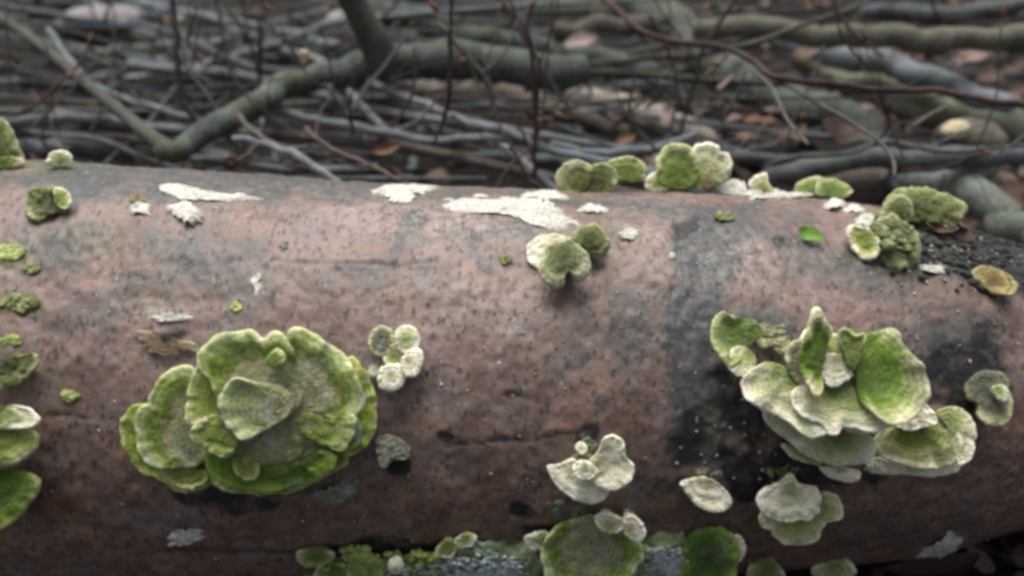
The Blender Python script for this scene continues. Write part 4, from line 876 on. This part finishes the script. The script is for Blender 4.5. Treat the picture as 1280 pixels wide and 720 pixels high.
# reddish long twig with its fork
B('twig', 'long dark red twig running from top centre to the right edge with a fork', 'twig', [(735, -20, 6), (765, 5, 8), (800, 36, 8), (850, 52, 8), (905, 60, 9), (940, 76, 9), (972, 97, 9), (1060, 107, 8), (1120, 113, 8), (1170, 112, 8), (1230, 124, 8), (1310, 136, 8)], 'red', z=.2,
  side=[('fork_stem', [(905, 62, 8), (950, 52, 8), (1000, 32, 7), (1050, 16, 7), (1090, -2, 6), (1130, -25, 6)], 'brown', dict(z=.2)),
        ('side_twig', [(974, 98, 5), (1010, 122, 5), (1060, 150, 5), (1100, 178, 5), (1116, 200, 5), (1118, 222, 4)], 'brown', dict(z=.19)),
        ('side_twig', [(910, 66, 5), (896, 82, 5), (880, 95, 4)], 'red', dict(z=.2))])
TW = [
 ('bluish grey bent twig crossing the top left corner downward', [(-20, 2, 9), (40, 14, 9), (100, 24, 9), (200, 36, 9), (260, 62, 10), (310, 82, 10), (370, 96, 9)], 'grey', dict(z=.13)),
 ('grey twig arching from top left to the upright stub', [(120, -15, 9), (190, 5, 9), (240, 18, 9), (300, 30, 10), (360, 42, 11), (430, 58, 12)], 'grey', dict(z=.11)),
 ('grey twig with an elbow falling right from upper left', [(62, 36, 7), (75, 58, 8), (100, 90, 9), (115, 108, 9), (160, 125, 9), (200, 138, 9), (250, 150, 8)], 'grey', dict(z=.14)),
 ('level pale grey twig low at left edge', [(-20, 155, 12), (40, 152, 14), (100, 146, 13), (150, 152, 12), (210, 162, 12), (290, 170, 10)], 'grey', dict(z=.13)),
 ('thin level grey twig across left middle brush', [(-20, 100, 7), (60, 104, 7), (140, 108, 7), (230, 110, 7), (330, 104, 6)], 'grey', dict(z=.1)),
 ('thin brown twig under the level grey one at left', [(-20, 120, 5), (60, 125, 6), (120, 128, 6), (200, 125, 5), (290, 118, 5)], 'brown', dict(z=.09)),
 ('upright curving grey twig left of the fork', [(214, -20, 7), (220, 40, 8), (224, 90, 8), (226, 118, 9), (240, 146, 9), (256, 164, 9)], 'grey', dict(y=.24)),
 ('upright thin reddish twig near the fork shaft', [(323, 22, 4), (325, 60, 5), (325, 95, 5), (328, 125, 4)], 'red', dict(y=.36)),
 ('small hooked olive twig at upper left', [(118, 78, 4), (132, 78, 5), (144, 88, 5), (152, 108, 5), (158, 145, 4)], 'brown', dict(y=.32)),
 ('curving grey twig dipping to the log below the fork', [(290, 172, 8), (330, 180, 10), (370, 195, 10), (400, 212, 10), (430, 235, 9)], 'grey', dict(z=.155)),
 ('long wavy blue grey twig through the centre brush', [(455, 100, 9), (490, 115, 10), (540, 134, 11), (580, 152, 11), (630, 165, 12), (670, 180, 12), (720, 196, 11), (780, 206, 9)], 'grey', dict(z=.14)),
 ('pale grey twig meeting the wavy centre twig from left', [(330, 138, 9), (400, 152, 11), (470, 164, 12), (540, 175, 12), (600, 172, 11), (650, 178, 9)], 'grey', dict(z=.135)),
 ('thin grey twig above the wavy centre twig', [(380, 108, 7), (440, 118, 8), (500, 132, 8), (560, 142, 7), (620, 158, 6)], 'grey', dict(z=.12)),
 ('grey twig curving up at the right of centre', [(690, 180, 9), (740, 190, 11), (790, 190, 11), (830, 182, 10), (870, 168, 8)], 'grey', dict(z=.135)),
 ('upright dark red twig at centre with a leaf bud', [(566, -15, 4), (563, 40, 5), (562, 90, 6), (560, 125, 6), (552, 155, 5), (542, 182, 4)], 'red', dict(y=.22)),
 ('upright nearly straight dark twig right of centre', [(655, 30, 4), (664, 60, 6), (668, 110, 7), (669, 170, 6), (667, 234, 5)], 'red', dict(y=.2)),
 ('thin tan twig bending down through the centre', [(548, 30, 5), (575, 60, 6), (600, 88, 6), (612, 115, 6), (622, 150, 5)], 'brown', dict(y=.24)),
 ('thin grey twig slanting from top centre to pale wood', [(618, -15, 5), (645, 30, 6), (668, 68, 6), (690, 105, 6), (715, 138, 5)], 'brown', dict(y=.28)),
 ('short thin twig slanting to the log near centre', [(622, 160, 4), (640, 185, 5), (655, 210, 5), (666, 236, 4)], 'brown', dict(y=.15)),
 ('short thin twig left of centre leaning right', [(405, 105, 4), (425, 130, 5), (440, 155, 5), (458, 180, 4)], 'brown', dict(y=.2)),
 ('dark red twig with pale cut tip just left of centre above log', [(383, 161, 6), (400, 176, 6), (430, 193, 6), (470, 210, 6), (500, 226, 5)], 'red', dict(z=.165)),
 ('thin dark twig looping above the low right branch', [(960, 205, 5), (1000, 196, 5), (1060, 192, 5), (1110, 178, 5), (1180, 190, 5), (1290, 180, 5)], 'dark', dict(z=.15)),
 ('thin upright grey twig in the right of centre tangle', [(925, -10, 4), (905, 20, 5), (880, 60, 5), (868, 100, 5), (855, 150, 5), (848, 185, 4)], 'brown', dict(y=.3)),
 ('thin grey twig dangling down beside the pale wood', [(812, 20, 5), (835, 60, 5), (846, 100, 5), (846, 130, 4), (838, 160, 4)], 'brown', dict(y=.32)),
 ('thin brown arched twig in front of the pale wood', [(765, 165, 4), (775, 150, 4), (795, 132, 4), (815, 120, 4), (850, 118, 4)], 'red', dict(y=.3)),
 ('grey twig along the very top left edge', [(-20, -8, 8), (60, 4, 8), (140, 8, 9), (230, 22, 8), (300, 18, 8)], 'grey', dict(z=.09)),
 ('grey twig running behind the forked branch to top centre', [(300, 62, 9), (360, 76, 9), (420, 72, 9), (500, 58, 8), (560, 52, 8)], 'grey', dict(z=.1)),
 ('pale thin twig lying beside the pale stone', [(150, 56, 6), (200, 66, 6), (260, 74, 6), (320, 92, 5)], 'brown', dict(z=.1)),
 ('short pale tipped twig near the fork shaft right side', [(412, 106, 5), (424, 128, 5), (432, 150, 4)], 'grey', dict(y=.26)),
 ('thin twig crossing the broad slanting branch', [(930, 80, 4), (965, 110, 4), (985, 150, 4), (1010, 180, 4)], 'brown', dict(z=.18)),
 ('short twig standing over the mossy right branch', [(1120, 65, 4), (1110, 90, 4), (1095, 115, 4)], 'brown', dict(y=.45)),
 ('pale thin twig against the mossy right branch', [(1140, 158, 4), (1160, 145, 4), (1185, 132, 4)], 'brown', dict(z=.16)),
 ('grey twig leaving the low branch toward the right edge', [(1120, 205, 12), (1108, 220, 11), (1118, 240, 10)], 'grey', dict(y=.22)),
 ('straight grey stick at top left under the bent twig', [(40, 52, 10), (110, 62, 11), (200, 80, 11), (290, 100, 9), (360, 118, 8)], 'grey', dict(z=.085)),
 ('faint slender twig at left above the wide buried branch', [(-20, 172, 6), (60, 168, 7), (130, 170, 7), (190, 178, 6)], 'brown', dict(z=.12)),
 ('grey stick angled under the fork', [(190, 205, 8), (240, 198, 10), (310, 206, 11), (390, 214, 11), (470, 210, 9)], 'grey', dict(z=.12)),
 ('grey stick low at centre against the log', [(560, 205, 12), (620, 196, 14), (690, 200, 14), (760, 214, 12), (830, 220, 9)], 'grey', dict(z=.09)),
]
def bud(parent, p, d, r):
    nu, nv = 6, 6
    d = nrm(d); u_ = nrm(np.cross(d, [0.3, .2, 1])); v_ = np.cross(d, u_)
    V = []
    for i in range(nv):
        f = i/(nv-1); w_ = r*math.sin(math.pi*(.08+.9*f**.8))
        for j in range(nu):
            a = 2*math.pi*j/nu; V.append(p + d*f*r*5 + w_*(math.cos(a)*u_+math.sin(a)*v_))
    return mesh_obj('bud', V, [f[::-1] for f in grid_faces(nv, nu)], LM['orange'], np.array(parent.location), parent)
def twig(lab, pts, m_, kw, nside=None, group=None):
    SEED[0] += 1
    P, r = place(pts, **kw)
    P = P + .6*r.mean()*np.stack([fbm(np.stack([np.linspace(0, len(pts)*2, len(P)), 0*r+SEED[0], 0*r+k], -1), SEED[0]+k, 2) for k in range(3)], -1)
    e = thing('twig', lab, 'twig', P[0], group)
    tube('stem', P, r, BM[m_], e, P[0], 9, seed=SEED[0])
    for k in range(nside if nside is not None else rnd.choice([1, 2, 2, 3])):
        i = rnd.randrange(3, len(P)-3); d = nrm(P[i+2]-P[i])
        d = nrm(d*rnd.choice([1, 1, -1])*rnd.uniform(.3, 1) + np.array([rnd.gauss(0, .4), rnd.gauss(0, .3), abs(rnd.gauss(.35, .4))]))
        L = rnd.uniform(.03, .11); q = [P[i]]
        for j in range(9):
            d = nrm(d + np.array([rnd.gauss(0, .14), rnd.gauss(0, .1), rnd.gauss(.02, .12)])); q.append(q[-1]+d*L/9)
        q = np.array(q); rs = min(r[i]*.62, .0019)
        tube('side_twig', q, rs*np.linspace(1, .5, len(q)), BM['red' if rnd.random() < .4 else m_], e, P[0], 6, seed=SEED[0]+k)
        if rnd.random() < .7: bud(e, q[-1], q[-1]-q[-2], rnd.uniform(.0011, .0019))
for lab, pts, m_, kw in TW: twig(lab, pts, m_, kw)
for k in range(44):
    x, y = rnd.uniform(0, 1250), rnd.uniform(30, 215)
    h_ = rnd.uniform(40, 130); lean = rnd.gauss(0, 55); b1 = rnd.gauss(0, 14)
    mk = rnd.choice(['brown', 'red', 'grey', 'brown', 'red']); Y = rnd.uniform(.2, .75) if y < 160 else rnd.uniform(.16, .3)
    wpx = rnd.uniform(2.2, 4.6)
    wh = 'at the far left' if x < 260 else 'left of centre' if x < 560 else 'just right of centre' if x < 860 else 'toward the right'
    twig('fine %s upright twig %s, leaning %s, %s' % (dict(brown='brown', red='dark red', grey='grey')[mk], wh, 'right' if lean > 12 else 'left' if lean < -12 else 'hardly at all', 'near the log' if Y < .35 else 'farther back'),
         [(x, y, wpx), (x+lean*.4+b1, y-h_*.35, wpx), (x+lean*.8+b1*.6, y-h_*.7, wpx*.85), (x+lean, y-h_, wpx*.6)], mk, dict(y=Y), rnd.choice([0, 1, 1, 2]), 'fine upright twigs in the brush')
# unnamed tangle: further twigs nobody tells apart
def tangle():
    for k in range(215):
        x = rnd.uniform(-1.0, .75); y = rnd.uniform(.3, 1.25)
        if x > .25 and k % 3: x -= rnd.uniform(.3, .8)
        hi = .135 if k >= 105 else .085
        z = rnd.uniform(.0, .075) + (.05 if k >= 105 else 0)
        if k >= 105: x = rnd.uniform(-.8, .15); y = rnd.uniform(.28, .85)
        a = rnd.gauss(-.22, .55) + (math.pi if rnd.random() < .2 else 0)
        L = rnd.uniform(.25, .75); n = 12
        P = [np.array([x, y, z])]
        pz = rnd.gauss(0, .06)
        for i in range(n):
            a += rnd.gauss(0, .075); pz += rnd.gauss(0, .05); pz *= .85
            p = P[-1] + L/n*np.array([math.cos(a), math.sin(a), pz]); p[2] = max(p[2], -.005); p[2] = min(p[2], hi); p[1] = max(p[1], .17)
            P.append(p)
        P = np.array(P); gz = ground_z(P[:, 0], P[:, 1]); P[:, 2] = np.maximum(P[:, 2], gz+.004)
        P = catmull(P, False, 26)
        r0 = rnd.choice([.0012, .0016, .0021, .003, .0048])*rnd.uniform(.8, 1.2)
        r = r0*np.linspace(1, .55, len(P))
        mk = rnd.choice(['dark', 'dark', 'brown', 'bgreen', 'red', 'dark'] if k < 105 else ['grey', 'dark', 'bgreen', 'grey', 'brown', 'grey'])  # low twigs take darker bark, painting in the shade deep in the pile
        o = tube('twig', P, r, BM[mk], seg=7, seed=k)
        mp = P[len(P)//2]; px_ = float(project(mp[None])[0][0])
        wh = 'at far left' if px_ < 260 else 'left of centre' if px_ < 560 else 'right of centre' if px_ < 860 else 'at far right'
        sl = abs(P[-1][1]-P[0][1])/max(1e-6, abs(P[-1][0]-P[0][0]))
        tag(o, '%s %s %s twig in tangle %s, %s pile' % ('level' if sl < .22 else 'slanting' if sl < .6 else 'steep', 'stout' if r0 > .003 else 'hair thin' if r0 < .0019 else 'slim', dict(grey='grey', bgreen='greenish', brown='brown', red='dark red', dark='blackish')[mk], wh, 'near side of' if mp[1] < .7 else 'far side of'), 'twig', 'twigs tangled deep in the brush')
tangle()

# ------------------------------------------------------------------ stones and wood pieces
def rock(name, label, cat, px, py, z, rx, ry, rz, mat, rot=0):
    d = ray(np.array(px, float), np.array(py, float)); p = CAM + d*((z-CAM[2])/d[2])
    nu, nv = 20, 14
    u = np.linspace(0, 2*math.pi, nu, endpoint=False); v = np.linspace(.02, math.pi-.02, nv)
    U, Vv = np.meshgrid(u, v)
    S = np.stack([np.cos(U)*np.sin(Vv), np.sin(U)*np.sin(Vv), np.cos(Vv)], -1)
    S = S*(1+.28*fbm(S*1.5+px, int(px), 3))[..., None]
    S = np.sign(S)*np.abs(S)**.85*np.array([rx, ry, rz])
    c, s = math.cos(rot), math.sin(rot)
    S = S@np.array([[c, s, 0], [-s, c, 0], [0, 0, 1]])
    o = mesh_obj(name, (p+S).reshape(-1, 3), [f[::-1] for f in grid_faces(nv, nu)], BM[mat], p - np.array([0, 0, rz]))
    return tag(o, label, cat)
rock('stone', 'pale pinkish grey stone lying in the brush at top left', 'stone', 130, 24, .1, .055, .03, .014, 'stone')
rock('stone', 'whitish chip of wood beside the upright stub', 'wood chip', 425, 40, .08, .018, .02, .022, 'wood', .4)
rock('wood_stub', 'broken wood stub with yellow cut face near right edge', 'wood stub', 1213, 172, .11, .026, .016, .014, 'rot', -.4)
rock('wood_chip', 'yellow cut chip on end of the broken stub', 'wood chip', 1195, 163, .12, .0115, .008, .007, 'cut', .4)
rock('stone', 'white pebble below the fork in the red twig', 'stone', 905, 48, .15, .0125, .008, .009, 'stone')
rock('stone', 'brownish rounded stone behind the low green cap', 'stone', 1075, 232, .1, .026, .014, .016, 'rot')
rock('wood_chip', 'pale splinter of wood near top centre', 'wood chip', 240, 25, .1, .02, .01, .01, 'wood', .5)

# ------------------------------------------------------------------ leaves
def leaf_mesh(name, L, Wd, curl, fold, mat, seed):
    r2 = random.Random(seed); n = 9; V, F = [], []
    for i in range(n):
        t = i/(n-1); wd = Wd*math.sin(math.pi*min(1, t*.96+.02))**.75*(1-.3*t)
        x = L*(t-.5); z0 = curl*L*(t-.5)**2*2 + .04*L*math.sin(t*7+seed)
        for j, s in enumerate((-1, -.5, 0, .5, 1)):
            V.append((x, wd*s, z0 + fold*abs(s)*wd + .12*wd*math.sin(t*14+s*3+seed)*abs(s)))
    for i in range(n-1):
        for j in range(4): a = i*5+j; F.append((a, a+5, a+6, a+1))
    V = np.array(V); m = len(V)
    V2 = np.vstack([V, V-np.array([0, 0, .0005])])
    F2 = F + [tuple(k+m for k in f[::-1]) for f in F]
    me = bpy.data.meshes.new(name); me.from_pydata(V2.tolist(), [], F2)
    me.polygons.foreach_set('use_smooth', np.ones(len(me.polygons), bool)); me.materials.append(mat)
    return me, V, F
LEAVES = {k: [leaf_mesh('leaf', rnd.uniform(.03, .048), rnd.uniform(.008, .013), rnd.uniform(-.5, .6), rnd.uniform(-.2, .7), LM[k], i) for i in range(7)] for k in ('brown', 'pink', 'orange')}
def leaf_at(p, kind, rot, label, group=None, scale=1, cat='leaf'):
    o = bpy.data.objects.new('leaf', rnd.choice(LEAVES[kind])[0]); col.objects.link(o)
    o.location = p; o.rotation_euler = rot; o.scale = (scale,)*3
    return tag(o, label, cat, group)
def atz(px, py, z):
    d = ray(np.array(px, float), np.array(py, float)); return CAM + d*((z-CAM[2])/d[2])
for (x, y, z, k, s, lab) in [
    (727, 52, .14, 'pink', .8, 'small pink leaf tip beside dark hollow at top centre'), (485, 186, .13, 'orange', .55, 'curled orange leaf among twigs left of centre'),
    (897, 108, .16, 'pink', .8, 'pinkish leaf pointing left on the broad slanting branch'), (1050, 164, .13, 'brown', 1, 'folded tan leaf on the end of the broad branch'),
    (1007, 66, .15, 'brown', .9, 'brown leaf under the long olive branch'), (1245, 92, .1, 'brown', 1.1, 'brown curled leaf against the right edge above mossy branch'),
    (1215, 75, .11, 'pink', 1, 'pale pink leaf under the olive branch knot'), (1125, 70, .14, 'orange', .7, 'orange brown leaf tip below the knot'),
    (672, 152, .16, 'orange', .5, 'tiny orange bud leaf on the upright dark twig'), (951, 148, .12, 'orange', .8, 'orange leaf tip standing right of centre'),
    (930, 150, .11, 'pink', .9, 'pink leaf lying in the hollow right of centre'), (1078, 31, .15, 'brown', .7, 'small brown leaf on top of olive branch'),
    (40, 22, .13, 'orange', .6, 'orange fleck of leaf at the top left'), (782, 175, .13, 'orange', .5, 'rusty leaf scrap below the pale wood'), (985, 168, .11, 'brown', 1, 'dull pink leaf beside the broad branch'),
    (1030, 9, .1, 'pink', .9, 'pink leaf at the top edge right of centre')]:
    leaf_at(atz(x, y, z), k, (rnd.uniform(-.5, .9), rnd.uniform(-.5, .5), rnd.uniform(-.6, .6)), lab, None, s)
# loose leaf pieces on the log
p, nn = hit(1011, 300)
gl = leaf_mesh('leaflet', .0115, .0042, .3, .3, LM['green'], 3)[0]
o = bpy.data.objects.new('leaf', gl); col.objects.link(o); o.location = p+nn*.003; o.rotation_euler = (.6, .2, -.4); tag(o, 'tiny bright green oval leaflet stuck on the upper right bark', 'leaf')
for x, y, rz, lab in [(1170, 293, -.3, 'orange brown leaf scrap beside the mossy stack'), (1194, 292, 1.2, 'upright rusty leaf scrap right of the mossy stack'), (1207, 300, .6, 'pale tan leaf scrap nearest the right edge of log top')]:
    p, nn = hit(x, y); o = leaf_at(p+nn*.004, 'orange' if x < 1200 else 'brown', (.5, .2, rz), lab, None, .42)
def scatter():
    n = 0
    while n < 230:
        x, y = rnd.uniform(-30, 1310), rnd.uniform(-30, 235)
        dens = .25 if x < 480 else .5 if x < 880 else 1.0
        if rnd.random() > dens: continue
        z = rnd.choice([.0, .02, .05, .08, .1])
        p = atz(x, y, z)
        if p[1] < .14 or p[1] > 2: continue
        gz = float(ground_z(np.array(p[0]), np.array(p[1]))); p[2] = max(p[2], gz+.006)
        kd = rnd.choice(['brown', 'brown', 'brown', 'pink', 'pink', 'brown', 'orange'])
        px_, py_ = [float(q[0]) for q in project(p[None])[:2]]
        wh = 'at the far left' if px_ < 320 else 'left of centre' if px_ < 640 else 'right of centre' if px_ < 860 else 'below the olive branch' if px_ < 1080 else 'near the right edge'
        leaf_at(p, kd, (rnd.gauss(0, .5), rnd.gauss(0, .5), rnd.uniform(0, 6.28)), 'small dead %s leaf among branches %s, %s' % (kd, wh, 'close to the log' if py_ > 150 else 'midway back' if py_ > 70 else 'along the top edge'), 'dead leaves among the branches', rnd.uniform(.35, .85)); n += 1
    for k in range(90):
        x = rnd.uniform(.12, .42); y = rnd.uniform(-.19, -.03)
        kd = rnd.choice(['brown', 'brown', 'orange', 'pink'])
        leaf_at((x, y, float(ground_z(np.array(x), np.array(y))) + rnd.uniform(.002, .012)), kd, (rnd.gauss(0, .6), rnd.gauss(0, .6), rnd.uniform(0, 6.28)), 'dead %s leaf on the ground beneath the right end of the log' % kd, 'dead leaves under the log', rnd.uniform(.3, .55))
scatter()
def litter():
    VV, FF = [], []; off = 0
    src = [m for k in LEAVES for m in LEAVES[k]]
    for k in range(5200):
        me, V, F = rnd.choice(src)
        x = rnd.uniform(-1.6, 1.6); y = rnd.uniform(-.5, 2.6)
        if x < .15 and rnd.random() < .88: continue
        a, b_, c_ = rnd.gauss(0, .35), rnd.gauss(0, .35), rnd.uniform(0, 6.28)
        Rm = np.array(__import__('mathutils').Euler((a, b_, c_)).to_matrix())
        Q = (V*rnd.uniform(.7, 1.2))@Rm.T
        z = float(ground_z(np.array(x), np.array(y))) + rnd.uniform(.0, .014)
        VV.append(Q+np.array([x, y, z])); FF += [tuple(i+off for i in f) for f in F]; off += len(V)
    m, t, b = newmat('leaf_litter', .8, .25)
    g = t.nodes.new('ShaderNodeNewGeometry')
    f = math_(t, 'ADD', math_(t, 'MULTIPLY', g.outputs['Random Per Island'], .7), math_(t, 'MULTIPLY', noise(t, 60, 3), .4))
    c = ramp(t, [(.1, (.025, .017, .013)), (.4, (.06, .037, .027)), (.7, (.12, .075, .055)), (1, (.26, .17, .13))], f)
    t.links.new(c, b.inputs['Base Color'])
    o = mesh_obj('leaf_litter', np.vstack(VV), FF, m); tag(o, 'brown dead leaf litter covering the woodland floor', kind='stuff')
litter()
